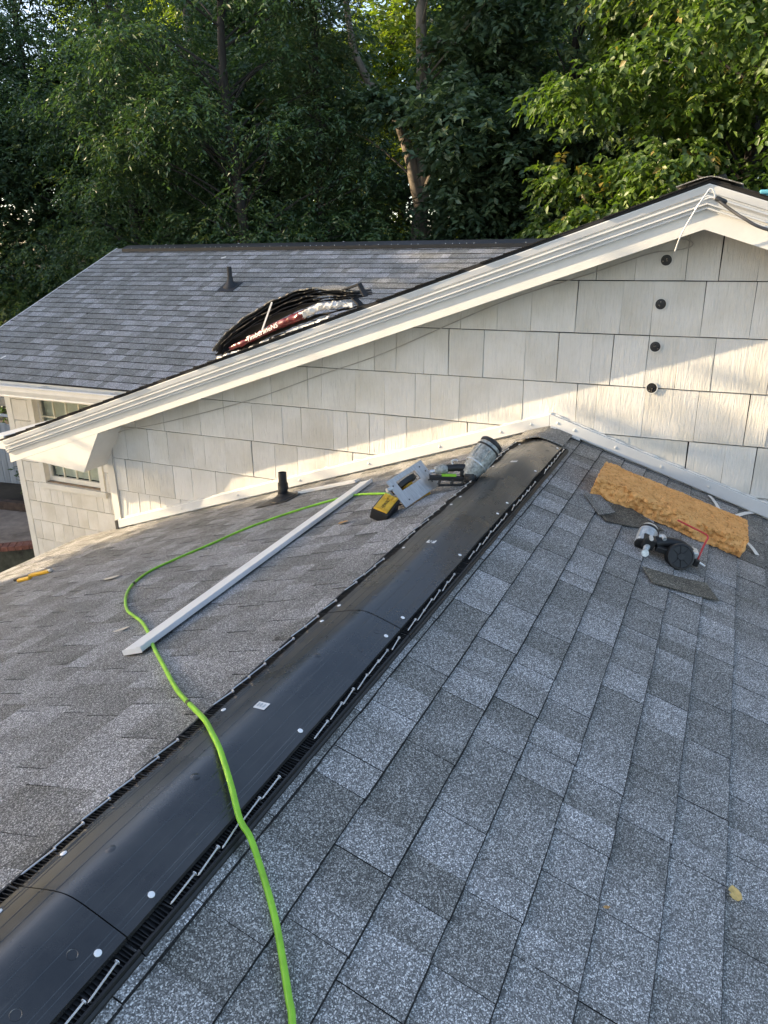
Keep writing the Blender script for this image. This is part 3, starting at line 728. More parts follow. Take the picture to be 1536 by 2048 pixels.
# cables
cw = smooth_path([(0.66, -0.02, 1.135), (0.70, -0.022, 1.128), (0.722, -0.022, 1.108), (0.70, -0.022, 1.088), (0.60, -0.02, 1.072), (0.50, -0.02, 1.060), (0.177, -0.019, 0.95), (-0.363, -0.019, 0.775), (-1.171, -0.02, 0.428), (-1.685, -0.02, 0.247), (-2.314, -0.02, 0.019), (-3.183, -0.02, -0.231), (-3.66, -0.02, -0.345), (-3.775, -0.024, -0.43), (-3.826, -0.024, -0.62), (-3.82, -0.024, -0.76), (-3.822, -0.024, -1.0), (-3.825, -0.024, -1.19)], 6)
co = MB().tube(cw, 0.0038, 6).build('coax_cable', 'coax', None, smooth=True); tag(co, 'thin painted cable stapled to the shakes just under the rake', 'cable')
ww = smooth_path([(0.655, -0.30, 1.075), (0.672, -0.33, 1.135), (0.70, -0.37, 1.20), (0.744, -0.395, 1.285), (0.775, -0.40, 1.34), (0.793, -0.40, 1.365), (0.810, -0.40, 1.355), (0.818, -0.395, 1.325), (0.806, -0.392, 1.318)], 6)
wo = MB().tube(ww, 0.0036, 7).build('white_wire', 'pvc', None, smooth=True); tag(wo, 'looped white wire hanging from the gable peak', 'wire')
w2 = smooth_path([(0.733, -0.385, 1.272), (0.755, -0.395, 1.305), (0.785, -0.40, 1.322), (0.812, -0.40, 1.324), (0.835, -0.40, 1.312)], 6)
w2o = MB().tube(w2, 0.0034, 7).build('white_wire', 'pvc', None, smooth=True); tag(w2o, 'short white wire arching over to the dark cable at the gable peak', 'wire')
pc = smooth_path([(0.832, -0.40, 1.314), (0.86, -0.42, 1.293), (0.96, -0.50, 1.225), (1.08, -0.75, 1.165), (1.4, -1.6, 1.08), (2.6, -4.5, 0.95), (6.0, -12, 1.4)], 8)
pco = MB().tube(pc, 0.0075, 7).build('power_cable', 'cable', None, smooth=True); tag(pco, 'dark service cable running off to the right from the gable peak', 'cable')
kn = MB().lathe([(0.010, 0), (0.013, 0.01), (0.012, 0.05), (0.006, 0.06)], 10, Matrix.Translation((0.822, -0.402, 1.322)) @ Matrix.Rotation(math.radians(112), 4, 'Y')).build('splice', 'cable', None, smooth=True); kn.parent = pco

# ------------------------------------------------------------------ rear wing
rwg = empty('rear_wing', (-6.0, 3.5, GROUND)); tag(rwg, 'rear house wing with bluish charcoal shingle roof and white gutter', 'house wing')
EY = 1.60; EZ = -0.372; CY = 5.18; CZ = EZ + (CY - EY) * 5 / 12; XL = -8.42
child(MB().prism([(XL, EY, EZ - 0.012), (XL, CY, CZ - 0.012), (XL, CY, CZ - 0.10), (XL, EY, EZ - 0.10)], (8.6, 0, 0)).build('roof_deck', 'shingle_edge'), rwg)
child(MB().prism([(XL, CY + 0.0005, CZ - 0.012), (XL, 9.0, CZ - 0.012 - (9.0 - CY) * 5 / 12), (XL, 9.0, CZ - 0.1 - (9.0 - CY) * 5 / 12), (XL, CY + 0.0005, CZ - 0.10)], (8.6, 0, 0)).build('roof_deck', 'shingle_far'), rwg)
rc = random.Random(77); s = 0.0; kk = 0; SL = (CY - EY) * 13 / 12
while s < SL - 0.05:
    y = EY - 0.02 + s * CC; z = EZ - 0.02 * 5 / 12 + s * SC
    xv = RX - 3 * (RZ - z)                        # where the gable wing's roof crosses this course
    tot = min(8.4, xv + 0.5 - XL)
    if tot > 0.3: lay_course(rwg, SETC, (XL - 0.02, y, z), (1, 0, 0), (0, CC, SC), (0, -SC, CC), tot, rc, lens0=LENS[(kk * 3 + 2) % 4])
    s += EXP; kk += 1
# rake edge, ridge vent, pipe
child(MB().prism([(XL - 0.035, EY - 0.02, EZ - 0.09), (XL - 0.035, CY, CZ - 0.09), (XL - 0.035, CY, CZ + 0.010), (XL - 0.035, EY - 0.02, EZ + 0.002)], (0.014, 0, 0)).build('rake_trim', 'gutter'), rwg)
m = MB(); nseg = 14
for xx in (-8.20, -0.9):
    for i in range(nseg + 1):
        d = -0.16 + 0.32 * i / nseg; m.v.append((xx, CY + d, CZ + 0.047 - (math.sqrt(d * d + 0.04 ** 2) - 0.04) * 5 / 12))
    m.v += [(xx, CY + 0.16, CZ - 0.05), (xx, CY - 0.16, CZ - 0.05)]
k = nseg + 3
for i in range(k): m.f.append((i, (i + 1) % k, k + (i + 1) % k, k + i))
m.f.append(tuple(range(k))); m.f.append(tuple(range(2 * k - 1, k - 1, -1)))
rvo = m.build('ridge_vent', 'toolblack', rwg, smooth=True)
for i in range(70):
    if rc.random() < 0.4: continue
    x = -8.1 + i * 0.098; o = bpy.data.objects.new('nail_head', capd); COL.objects.link(o); o.parent = rvo; o.matrix_parent_inverse = Matrix.Identity(4)
    o.matrix_basis = Matrix.Translation((x - 0, CY - 0.150, CZ + 0.003)) @ Matrix.Rotation(math.radians(60), 4, 'X') @ Matrix.Diagonal((0.7, 0.7, 1, 1))
for x in (-7.4, -6.0, -4.2): 
    o = bpy.data.objects.new('nail_head', capd); COL.objects.link(o); o.parent = rvo; o.matrix_basis = Matrix.Translation((x, CY - 0.02, CZ + 0.047)) @ Matrix.Diagonal((1.8, 1.8, 2, 1))
pipe_boot(rwg, (-5.33, 3.96, EZ + (3.96 - EY) * 5 / 12), (0, CC, SC), (0, -SC, CC), 0.26, 0.032)
# gutter with lip, hangers, dark trough
gpf = [(EY - 0.02, -0.415), (EY - 0.135, -0.415), (EY - 0.145, -0.420), (EY - 0.145, -0.436), (EY - 0.130, -0.442), (EY - 0.132, -0.485), (EY - 0.112, -0.54), (EY - 0.115, -0.556), (EY - 0.02, -0.556)]
gpf2 = gpf[1:-1]
mt = MB(); 
outer = gpf[1:]; inner = [(EY - 0.024, -0.550), (EY - 0.108, -0.550), (EY - 0.126, -0.485), (EY - 0.126, -0.420), (EY - 0.134, -0.4165)]
poly = outer + inner
mt.prism([(XL - 0.05, y, z) for y, z in poly], (XW - XL + 0.2, 0, 0)); go = mt.build('gutter', 'gutter', rwg)
for x in (-7.55, -6.42, -5.3):
    h_ = MB().box(x, x + 0.02, EY - 0.13, EY - 0.015, -0.414, -0.409).build('hanger', 'gutter', None); h_.parent = go
    h_.matrix_parent_inverse = Matrix.Identity(4); h_.matrix_basis = Matrix.Identity(4)
child(MB().box(XL, XW + 0.1, EY - 0.018, EY + 0.004, -0.56, -0.395).build('eave_fascia', 'white'), rwg)
child(MB().box(XL, XW - 0.02, EY + 0.006, 2.47, -0.60, -0.58).build('soffit', 'white'), rwg)
# wall with shakes and a window
WY = 2.5
WX0, WX1, WZ0, WZ1 = -7.79, -6.73, -2.06, -0.80
wb = MB()
wb.box(-8.33, WX0 - 0.10, WY + 0.02, WY + 0.14, GROUND - 0.1, -0.58); wb.box(WX1 + 0.10, XW, WY + 0.02, WY + 0.14, GROUND - 0.1, -0.58)
wb.box(WX0 - 0.0995, WX1 + 0.0995, WY + 0.02, WY + 0.14, GROUND - 0.1, WZ0 - 0.06); wb.box(WX0 - 0.0995, WX1 + 0.0995, WY + 0.02, WY + 0.14, WZ1 + 0.05, -0.58)
wb.build('wall', 'dark', rwg)
child(MB().box(-8.33, -8.20, WY + 0.145, 8.5, GROUND - 0.1, -0.4).build('wall', 'siding'), rwg)
child(MB().box(-8.355, -8.24, WY - 0.012, WY + 0.018, GROUND, -0.585).build('corner_board', 'white', bevel=0.002), rwg)
# room behind the window
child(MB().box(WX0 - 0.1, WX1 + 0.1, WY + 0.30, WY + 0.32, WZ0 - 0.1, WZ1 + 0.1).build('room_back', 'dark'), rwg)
s2 = random.Random(8); zc = [-0.86 - 0.305 * i for i in range(11)]
for z0 in zc:
    x = -8.238
    while x < XW - 0.05:
        wd = s2.choice((0.11, 0.15, 0.2, 0.24, 0.3)) * s2.uniform(0.9, 1.1); x1 = x + wd - s2.choice((0.004, 0.005, 0.007)); z1 = min(z0 + 0.295, -0.6)
        for (ax, bx_) in ((x, min(x1, WX0 - 0.085)), (max(x, WX1 + 0.085), x1)):
            if z0 + 0.3 > WZ0 - 0.12 and bx_ - ax > 0.03: shake([(ax, z0), (bx_, z0), (bx_, z1), (ax, z1)], 0, z0, z0 + 0.312, 0.008, rwg, cnt, WY); cnt += 1
            elif z0 + 0.3 <= WZ0 - 0.12: 
                shake([(x, z0), (x1, z0), (x1, z1), (x, z1)], 0, z0, z0 + 0.312, 0.008, rwg, cnt, WY); cnt += 1; break
        if z0 + 0.3 > WZ0 - 0.12 and z0 < WZ0 - 0.12 and x1 > WX0 - 0.085 and x < WX1 + 0.085:
            shake([(max(x, WX0 - 0.084), z0), (min(x1, WX1 + 0.084), z0), (min(x1, WX1 + 0.084), WZ0 - 0.10), (max(x, WX0 - 0.084), WZ0 - 0.10)], 0, z0, z0 + 0.312, 0.008, rwg, cnt, WY); cnt += 1
        x += wd
win = empty('window', (WX0, WY, WZ0)); win.parent = rwg; win.matrix_parent_inverse = Matrix.Translation(-Vector(rwg.location))
def wpart(mb, name, mat, bevel=0.0):
    o = mb.build(name, mat, None, bevel=bevel); o.parent = win; o.matrix_parent_inverse = Matrix.Translation(-Vector(win.location)); return o
fr = MB(); fy0, fy1 = WY - 0.028, WY + 0.10
fr.box(WX0 - 0.083, WX0, fy0, fy1, WZ0, WZ1 + 0.07); fr.box(WX1, WX1 + 0.083, fy0, fy1, WZ0, WZ1 + 0.07); fr.box(WX0 + 0.0005, WX1 - 0.0005, fy0 + 0.001, fy1, WZ1, WZ1 + 0.069)
wpart(fr, 'frame', 'white', 0.002)
wpart(MB().box(WX0 - 0.11, WX1 + 0.11, WY - 0.055, WY + 0.10, WZ0 - 0.075, WZ0 - 0.001), 'sill', 'white', 0.003)
wpart(MB().box(WX0 - 0.09, WX1 + 0.09, WY - 0.03, WY + 0.015, WZ0 - 0.098, WZ0 - 0.076), 'sill_trim', 'white', 0.002)
wpart(MB().box(WX0 + 0.004, WX1 - 0.004, WY + 0.0, WY + 0.05, WZ0 + 0.0005, WZ0 + 0.012), 'sill_dirt', 'wood')
sa = MB(); sa.box(WX0 + 0.001, WX0 + 0.045, WY + 0.055, WY + 0.095, WZ0 + 0.013, WZ1); sa.box(WX1 - 0.045, WX1 - 0.001, WY + 0.055, WY + 0.095, WZ0 + 0.013, WZ1); sa.box(WX0 + 0.046, WX1 - 0.046, WY + 0.056, WY + 0.094, WZ0 + 0.013, WZ0 + 0.085)
wpart(sa, 'sash', 'white', 0.002)
for i in range(1, 4):
    x = WX0 + 0.045 + (WX1 - WX0 - 0.09) * i / 4; wpart(MB().box(x - 0.011, x + 0.011, WY + 0.066, WY + 0.088, WZ0 + 0.0855, WZ1 - 0.001), 'muntin', 'blind')
for i in range(1, 4):
    z = WZ0 + 0.085 + (WZ1 - WZ0 - 0.085) * i / 4; wpart(MB().box(WX0 + 0.0455, WX1 - 0.0455, WY + 0.068, WY + 0.086, z - 0.011, z + 0.011), 'muntin', 'blind')
wpart(MB().box(WX0 + 0.046, WX1 - 0.046, WY + 0.090, WY + 0.0925, WZ0 + 0.0855, WZ1 - 0.001), 'pane', 'glass')
bl_ = MB(); z = WZ0 + 0.09
while z < WZ1:
    bl_.add([(WX0 + 0.047, WY + 0.125, z), (WX1 - 0.047, WY + 0.125, z), (WX1 - 0.047, WY + 0.142, z + 0.038), (WX0 + 0.047, WY + 0.142, z + 0.038)], [(0, 1, 2, 3)]); z += 0.042
b_ = wpart(bl_, 'blind', 'blind'); b_['kind'] = 'stuff'

# ------------------------------------------------------------------ things lying on the roofs
def onL(x, y, h=0.0): return Vector((x, y, x / 3)) + Vector((-SA, 0, CA)) * h
def onR(x, y, h=0.0): return Vector((x, y, -x / 3)) + Vector((SA, 0, CA)) * h

# air hose
hp = [(-0.60, -1.18, -0.175), (-0.67, -1.06, -0.208), (-0.76, -0.985, -0.238), (-1.021, -0.866, -0.324), (-1.336, -0.949, -0.429), (-1.579, -1.155, -0.510), (-1.694, -1.41, -0.548), (-1.796, -1.612, -0.582), (-1.85, -1.77, -0.602), (-1.774, -1.982, -0.575), (-1.615, -2.191, -0.522), (-1.409, -2.39, -0.453), (-1.275, -2.487, -0.408), (-1.128, -2.586, -0.359), (-0.972, -2.712, -0.307), (-0.852, -2.82, -0.267), (-0.738, -2.918, -0.229), (-0.582, -3.048, -0.176), (-0.365, -3.229, -0.100), (-0.20, -3.355, -0.030), (-0.084, -3.441, 0.017), (-0.022, -3.49, 0.028), (0.032, -3.532, 0.029), (0.109, -3.599, 0.012), (0.175, -3.66, -0.012), (0.21, -3.675, -0.035), (0.252, -3.705, -0.066), (0.305, -3.751, -0.085), (0.348, -3.793, -0.099), (0.391, -3.841, -0.114), (0.43, -3.886, -0.127), (0.455, -3.916, -0.135), (0.50, -4.0, -0.15), (0.60, -4.3, -0.183), (0.8, -4.9, -0.25)]
ho = MB().tube(smooth_path(hp, 7), 0.0071, 10).build('air_hose', 'hose', None, smooth=True); tag(ho, 'bright lime green air hose snaking over the ridge vent', 'hose')
hs = smooth_path(hp, 7)
for idx in (62, 131):
    o = MB().tube(hs[idx:idx + 2], 0.0073, 10).build('print_band', 'hosemark', None); o.parent = ho
# white trim boards
def board(a, b, wd, th, side_up, name, mat):
    a = Vector(a); b = Vector(b); d = (b - a).normalized(); nrm = Vector(side_up); sd_ = d.cross(nrm).normalized(); nrm = sd_.cross(d)
    m = MB(); pr = [(-wd / 2, 0), (wd / 2, 0), (wd / 2, th), (wd * 0.30, th), (wd * 0.26, th * 0.8), (-wd * 0.5, th * 0.8)]
    for p in (a, b):
        for i, j in pr: m.v.append(tuple(p + sd_ * i + nrm * j))
    n_ = len(pr)
    for i in range(n_): m.f.append((i, (i + 1) % n_, n_ + (i + 1) % n_, n_ + i))
    m.f.append(tuple(range(n_))); m.f.append(tuple(range(2 * n_ - 1, n_ - 1, -1)))
    return m.build(name, mat, None, bevel=0.0015)
nl = (-SA, 0, CA)
b1 = board(onL(-0.850, -2.915, 0.016), onL(-1.056, -0.555, 0.012), 0.088, 0.022, nl, 'trim_board', 'pvc'); tag(b1, 'long white trim board lying across the green hose', 'board', 'white trim boards')
b2 = board(onL(-1.70, -0.335, 0.010), onL(-1.20, -0.40, 0.010), 0.060, 0.018, nl, 'trim_board', 'pvc'); tag(b2, 'short white trim offcut between the pipe boot and the saw', 'board', 'white trim boards')

# circular saw, resting on its side with the steel shoe turned up
SWm = frame((-0.411, -1.309, -0.035), (0.328, 0.918, 0.224), (-0.689, 0.070, 0.721), (0.646, -0.391, 0.656))
saw = empty('circular_saw', tuple(onL(-0.42, -1.40))); tag(saw, 'yellow and black cordless circular saw with its steel shoe facing up', 'saw')
def sp(mb, name, mat, **kw):
    o = mb.build(name, mat, None, **kw); mb_ = SWm.copy(); o.data.transform(mb_); child(o, saw); return o
hx, hy = 0.135, 0.08; slot = (-0.085, 0.06, 0.0, 0.055)   # shoe with blade opening
pl = MB(); t0, t1 = -0.004, 0.0
for (x0, x1, y0, y1) in ((-hx, slot[0], -hy, hy), (slot[1], hx, -hy, hy), (slot[0], slot[1], -hy, slot[2]), (slot[0], slot[1], slot[3], hy)):
    pl.box(x0, x1, y0, y1, t0, t1)
sp(pl, 'shoe', 'steel')
lip = MB(); lip.box(-hx, hx, hy, hy + 0.003, -0.012, 0.0005); lip.box(-hx, hx, -hy - 0.003, -hy, -0.012, 0.0005); sp(lip, 'shoe_rim', 'steel')
for (x, y) in ((0.10, 0.055), (0.115, 0.02), (0.12, -0.01), (0.095, -0.03), (0.108, -0.045), (-0.085, -0.058), (-0.115, 0.045)):
    sp(MB().lathe([(0.0045, 0.0004), (0.0045, 0.0009)], 10, Matrix.Translation((x, y, 0))), 'screw_hole', 'toolblack')
sp(MB().lathe([(0.070, -0.012), (0.078, -0.010), (0.078, 0.014), (0.070, 0.017), (0.02, 0.018)], 28, Matrix.Translation((-0.012, 0.034, -0.055)) @ Matrix.Rotation(math.radians(90), 4, 'X')), 'blade_guard', 'toolblack', smooth=True)
sp(MB().lathe([(0.060, -0.001), (0.060, 0.001)], 36, Matrix.Translation((-0.012, 0.030, -0.05)) @ Matrix.Rotation(math.radians(90), 4, 'X')), 'blade', 'toolsilver')
body = MB().lathe([(0.028, -0.085), (0.038, -0.075), (0.040, -0.02), (0.043, 0.02), (0.034, 0.035)], 20, Matrix.Translation((0.0, -0.055, -0.062)) @ Matrix.Rotation(math.radians(90), 4, 'X'))
sp(body, 'motor', 'yellow', smooth=True)
sp(MB().tube(smooth_path([(0.075, -0.02, -0.05), (0.065, -0.03, -0.12), (0.01, -0.04, -0.150), (-0.06, -0.05, -0.13), (-0.10, -0.055, -0.085)], 5), 0.019, 10), 'handle', 'toolblack', smooth=True)
sp(MB().box(-0.055, 0.065, -0.045, 0.005, -0.10, -0.012), 'housing', 'yellow', bevel=0.01)
sp(MB().tube([(-0.16, 0.045, -0.004), (-0.125, 0.040, -0.006)], 0.011, 10), 'lever', 'toolsilver', smooth=True)
sp(MB().box(-0.02, 0.085, -0.125, -0.050, -0.095, -0.035), 'motor_cap', 'yellow', bevel=0.012)
# battery: placed in world, lower left of the shoe
BM = frame(onL(-0.472, -1.535, 0.042), Vector((-0.12, 0.97, 0.10)).normalized(), Vector((-0.82, -0.05, -0.27)).normalized(), Vector((0, 0, 1)))
bx_ = Vector((-0.03, 0.97, 0.18)).normalized(); bz_ = Vector((0.30, -0.30, 0.90)); bz_ = (bz_ - bx_ * bz_.dot(bx_)).normalized(); by_ = bz_.cross(bx_)
BM = frame(onL(-0.455, -1.525, 0.052), bx_, by_, bz_) @ Matrix.Scale(1.06, 4)
def sb(mb, name, mat, par=None, **kw):
    o = mb.build(name, mat, None, **kw); o.data.transform(BM)
    child(o, saw)
    return o
sb(MB().box(-0.075, 0.075, -0.045, 0.045, -0.040, 0.018), 'battery', 'toolblack', bevel=0.006)
sb(MB().box(-0.073, 0.072, -0.034, 0.036, 0.0185, 0.026), 'battery_cover', 'yellow', bevel=0.003)
for i in range(3): sb(MB().box(0.028, 0.062, -0.030 + i * 0.020, -0.018 + i * 0.020, 0.0262, 0.030), 'battery_rib', 'yellow', bevel=0.002)
for i in range(4): sb(MB().box(-0.064, -0.048, -0.024 + i * 0.0125, -0.016 + i * 0.0125, 0.0262, 0.029), 'battery_rib', 'yellow', bevel=0.0015)
def lettering(txt, size, mw, mat, parent, ext=0.0005, name='lettering'):
    cu = bpy.data.curves.new(name, 'FONT'); cu.body = txt; cu.size = size; cu.extrude = ext; cu.align_x = 'CENTER'; cu.align_y = 'CENTER'; cu.resolution_u = 2
    to = bpy.data.objects.new(name, cu); COL.objects.link(to)
    dg = bpy.context.evaluated_depsgraph_get(); me = bpy.data.meshes.new_from_object(to.evaluated_get(dg)); bpy.data.objects.remove(to); bpy.data.curves.remove(cu)
    me.transform(mw); me.materials.clear(); o = link(name, me, mat); child(o, parent); return o
lettering("DEWALT", 0.022, BM @ Matrix.Translation((-0.008, 0, 0.0268)) @ Matrix.Rotation(math.radians(0), 4, 'Z'), 'toolblack', saw)

# framing nailer standing on its nose beside the vent
nm = empty('framing_nailer', tuple(onL(-0.17, -1.17))); tag(nm, 'worn grey green framing nailer leaning by the left vent edge', 'nail gun')
def np_(mb, name, mat, **kw):
    o = mb.build(name, mat, None, **kw); child(o, nm); return o
hb, ht = Vector((-0.165, -1.155, -0.005)), Vector((-0.085, -1.02, 0.135)); ax = (ht - hb).normalized()
def along(o, d):
    z = Vector(d).normalized(); x = z.cross(Vector((0.2, 1, 0.1))).normalized(); return frame(o, x, z.cross(x), z)
AX = along(hb, ax); LH = (ht - hb).length
np_(MB().lathe([(0.030, -0.02), (0.044, 0.0), (0.052, 0.03), (0.060, 0.07), (0.062, LH * 0.75), (0.058, LH), (0.050, LH + 0.012), (0.046, LH + 0.010)], 24, AX), 'cylinder', 'toolgrey', smooth=True)
np_(MB().lathe([(0.059, 0), (0.0635, 0.004), (0.0635, 0.016), (0.056, 0.024), (0.03, 0.028)], 24, AX @ Matrix.Translation((0, 0, LH * 0.93))), 'end_cap', 'toolblack', smooth=True)
for t_, r_ in ((0.30, 0.0595), (0.80, 0.0625)):
    np_(MB().lathe([(r_, 0), (r_ + 0.003, 0.002), (r_ + 0.003, 0.008), (r_, 0.010)], 24, AX @ Matrix.Translation((0, 0, LH * t_))), 'cylinder_band', 'toolsilver' if t_ < 0.5 else 'toolblack', smooth=True)
for a_ in range(6):
    np_(MB().lathe([(0.006, 0), (0.006, 0.004), (0.003, 0.006)], 8, AX @ Matrix.Rotation(a_ * math.pi / 3 + 0.2, 4, 'Z') @ Matrix.Translation((0.042, 0, LH + 0.008))), 'bolt', 'nail')
    np_(MB().bar(AX @ Vector((0.060 * math.cos(a_ * 1.047), 0.060 * math.sin(a_ * 1.047), LH * 0.38)), AX @ Vector((0.0635 * math.cos(a_ * 1.047), 0.0635 * math.sin(a_ * 1.047), LH * 0.76)), 0.009, 0.006), 'cylinder_rib', 'toolgrey', bevel=0.002)
np_(MB().lathe([(0.022, 0.0), (0.022, 0.0015), (0.018, 0.0025)], 18, AX @ Matrix.Translation((0, 0, LH * 0.5)) @ Matrix.Rotation(math.radians(90), 4, 'X') @ Matrix.Rotation(math.radians(35), 4, 'Y') @ Matrix.Translation((0, 0, 0.0585))), 'badge', 'leafdead', smooth=True)
np_(MB().tube(smooth_path([(-0.150, -1.175, -0.005), (-0.140, -1.180, -0.035), (-0.132, -1.182, -0.060)], 4), [0.034, 0.034, 0.032, 0.03, 0.027, 0.024, 0.02, 0.016, 0.014], 12), 'nose', 'toolblack', smooth=True)
np_(MB().box(-0.175, -0.125, -1.20, -1.145, -0.035, 0.012), 'nose_block', 'toolblack', bevel=0.006)
np_(MB().tube([(-0.175, -1.15, 0.030), (-0.225, -1.172, 0.034), (-0.272, -1.194, 0.030)], [0.021, 0.019, 0.020], 12), 'grip', 'toolblack', smooth=True)
np_(MB().tube(smooth_path([(-0.268, -1.193, 0.028), (-0.30, -1.21, 0.024), (-0.325, -1.222, 0.018)], 4), [0.021, 0.024, 0.026, 0.027, 0.026, 0.025, 0.023, 0.022, 0.018], 12), 'handle_end', 'toolgrey', smooth=True)
np_(MB().tube([(-0.322, -1.222, 0.018), (-0.348, -1.236, 0.014)], 0.010, 10), 'air_fitting', 'nail', smooth=True)
np_(MB().tube(smooth_path([(-0.245, -1.178, 0.050), (-0.250, -1.178, 0.066), (-0.232, -1.17, 0.074), (-0.222, -1.165, 0.066)], 4), 0.005, 8), 'hook', 'nail', smooth=True)
md = Vector((-0.205, -0.09, 0.012)).normalized()
np_(MB().bar((-0.140, -1.165, -0.022), (-0.345, -1.252, -0.012), 0.020, 0.026), 'magazine', 'toolblack', bevel=0.004)
np_(MB().bar((-0.150, -1.172, -0.050), (-0.300, -1.240, -0.052), 0.018, 0.010), 'magazine_foot', 'toolblack', bevel=0.003)
for t in (0.25, 0.6, 1.0):
    p = Vector((-0.150, -1.172, -0.050)).lerp(Vector((-0.300, -1.240, -0.052)), t); np_(MB().bar(p + Vector((0, 0, 0.004)), p + Vector((0.012, 0.005, 0.030)), 0.014, 0.010, up=Vector((1, 0, 0))), 'magazine_strut', 'toolblack')
np_(MB().bar((-0.215, -1.20, 0.000), (-0.285, -1.23, 0.002), 0.016, 0.012), 'nail_rail', 'hose', bevel=0.002)
np_(MB().bar((-0.175, -1.175, 0.008), (-0.20, -1.186, 0.010), 0.012, 0.03), 'trigger', 'toolblack', bevel=0.003)

# coil roofing nailer lying on its side on the right slope
cn = empty('roofing_nailer', tuple(onR(0.83, -1.22))); tag(cn, 'black and silver coil roofing nailer with a red loop beside the foam', 'nail gun')
CNm = frame(onR(0.84, -1.21, 0.0), Vector((CA * 0.97, 0.24, -SA * 0.97)).normalized(), Vector((-CA * 0.24, 0.97, SA * 0.24)).normalized(), (SA, 0, CA))
def cp(mb, name, mat, **kw):
    o = mb.build(name, mat, None, **kw); o.data.transform(CNm); child(o, cn); return o
RT = Matrix.Rotation(math.radians(62), 4, 'X')
dm = Matrix.Translation((0.035, -0.075, 0.062)) @ RT
cp(MB().lathe([(0.052, -0.055), (0.060, -0.05), (0.062, 0.0), (0.060, 0.006), (0.052, 0.008), (0.050, 0.004), (0.018, 0.003), (0.016, 0.008), (0.006, 0.008)], 30, dm), 'coil_canister', 'toolblack', smooth=True)
for i in range(8):
    a = 2 * math.pi * i / 8 + 0.3; cp(MB().bar(dm @ Vector((0.017 * math.cos(a), 0.017 * math.sin(a), 0.0055)), dm @ Vector((0.052 * math.cos(a), 0.052 * math.sin(a), 0.0055)), 0.005, 0.004, up=dm.to_3x3() @ Vector((0, 0, 1))), 'canister_rib', 'toolblack')
cp(MB().tube(smooth_path([(-0.075, 0.0, 0.055), (-0.03, 0.005, 0.072), (0.03, 0.01, 0.078), (0.085, 0.012, 0.062), (0.115, 0.012, 0.052)], 4), [0.030, 0.030, 0.029, 0.028, 0.027, 0.027, 0.027, 0.027, 0.028, 0.028, 0.028, 0.028, 0.027, 0.025, 0.022, 0.02, 0.018], 12), 'grip', 'toolblack', smooth=True)
hm = Matrix.Translation((-0.115, 0.03, 0.055)) @ Matrix.Rotation(math.radians(-62), 4, 'X') @ Matrix.Rotation(math.radians(12), 4, 'Y')
cp(MB().lathe([(0.030, -0.060), (0.040, -0.05), (0.043, -0.01), (0.045, 0.035), (0.043, 0.05), (0.036, 0.062)], 26, hm), 'head', 'toolsilver', smooth=True)
cp(MB().lathe([(0.0435, 0.0), (0.046, 0.003), (0.046, 0.014), (0.0435, 0.017)], 26, hm @ Matrix.Translation((0, 0, 0.030))), 'head_band', 'toolblack', smooth=True)
for a_ in range(5):
    cp(MB().lathe([(0.005, 0), (0.005, 0.003), (0.002, 0.004)], 8, hm @ Matrix.Rotation(a_ * 1.257, 4, 'Z') @ Matrix.Translation((0.028, 0, 0.061))), 'bolt', 'nail')
    cp(MB().bar(hm @ Vector((0.0435 * math.cos(a_ * 1.257), 0.0435 * math.sin(a_ * 1.257), -0.035)), hm @ Vector((0.0455 * math.cos(a_ * 1.257), 0.0455 * math.sin(a_ * 1.257), 0.020)), 0.007, 0.004), 'head_rib', 'toolsilver')
cp(MB().lathe([(0.036, 0.0), (0.040, 0.003), (0.040, 0.030), (0.034, 0.036)], 22, hm @ Matrix.Translation((0, 0, -0.062))), 'head_base', 'toolblack', smooth=True)
cp(MB().box(-0.140, -0.085, -0.055, 0.005, 0.030, 0.085), 'magazine_body', 'toolblack', bevel=0.006)
cp(MB().tube([(-0.115, -0.045, 0.045), (-0.125, -0.085, 0.030)], [0.016, 0.012], 12), 'nose', 'toolsilver', smooth=True)
cp(MB().lathe([(0.006, 0), (0.017, 0.0), (0.017, 0.014), (0.007, 0.014)], 14, Matrix.Translation((-0.128, -0.098, 0.03)) @ Matrix.Rotation(math.radians(70), 4, 'X')), 'contact_foot', 'toolsilver', smooth=True)
for i in range(4): cp(MB().lathe([(0.004, 0), (0.009, 0.0), (0.009, 0.006), (0.004, 0.006)], 12, Matrix.Translation((-0.115, -0.03 - i * 0.0075, 0.088)) @ Matrix.Rotation(math.radians(80), 4, 'X')), 'spring', 'nail')
cp(MB().box(-0.075, 0.0, -0.055, -0.025, 0.035, 0.062), 'feed_door', 'toolblack', bevel=0.004)
cp(MB().tube(smooth_path([(-0.07, 0.005, 0.09), (-0.055, 0.0, 0.098), (-0.05, -0.02, 0.095)], 4), 0.010, 10), 'valve', 'toolsilver', smooth=True)
cp(MB().box(0.09, 0.125, -0.02, 0.04, 0.040, 0.082), 'end_block', 'toolsilver', bevel=0.005)
cp(MB().box(0.115, 0.14, -0.035, 0.03, 0.02, 0.055), 'end_cap', 'toolblack', bevel=0.005)
cp(MB().tube([(0.138, -0.01, 0.04), (0.175, -0.012, 0.030)], [0.006, 0.005], 10), 'air_fitting', 'nail', smooth=True)
cp(MB().tube(smooth_path([(0.13, -0.02, 0.05), (0.140, 0.02, 0.085), (0.148, 0.05, 0.120), (0.152, 0.065, 0.142), (0.135, 0.075, 0.150), (0.08, 0.10, 0.150), (0.01, 0.13, 0.150)], 5), 0.0045, 8), 'hook', 'red', smooth=True)

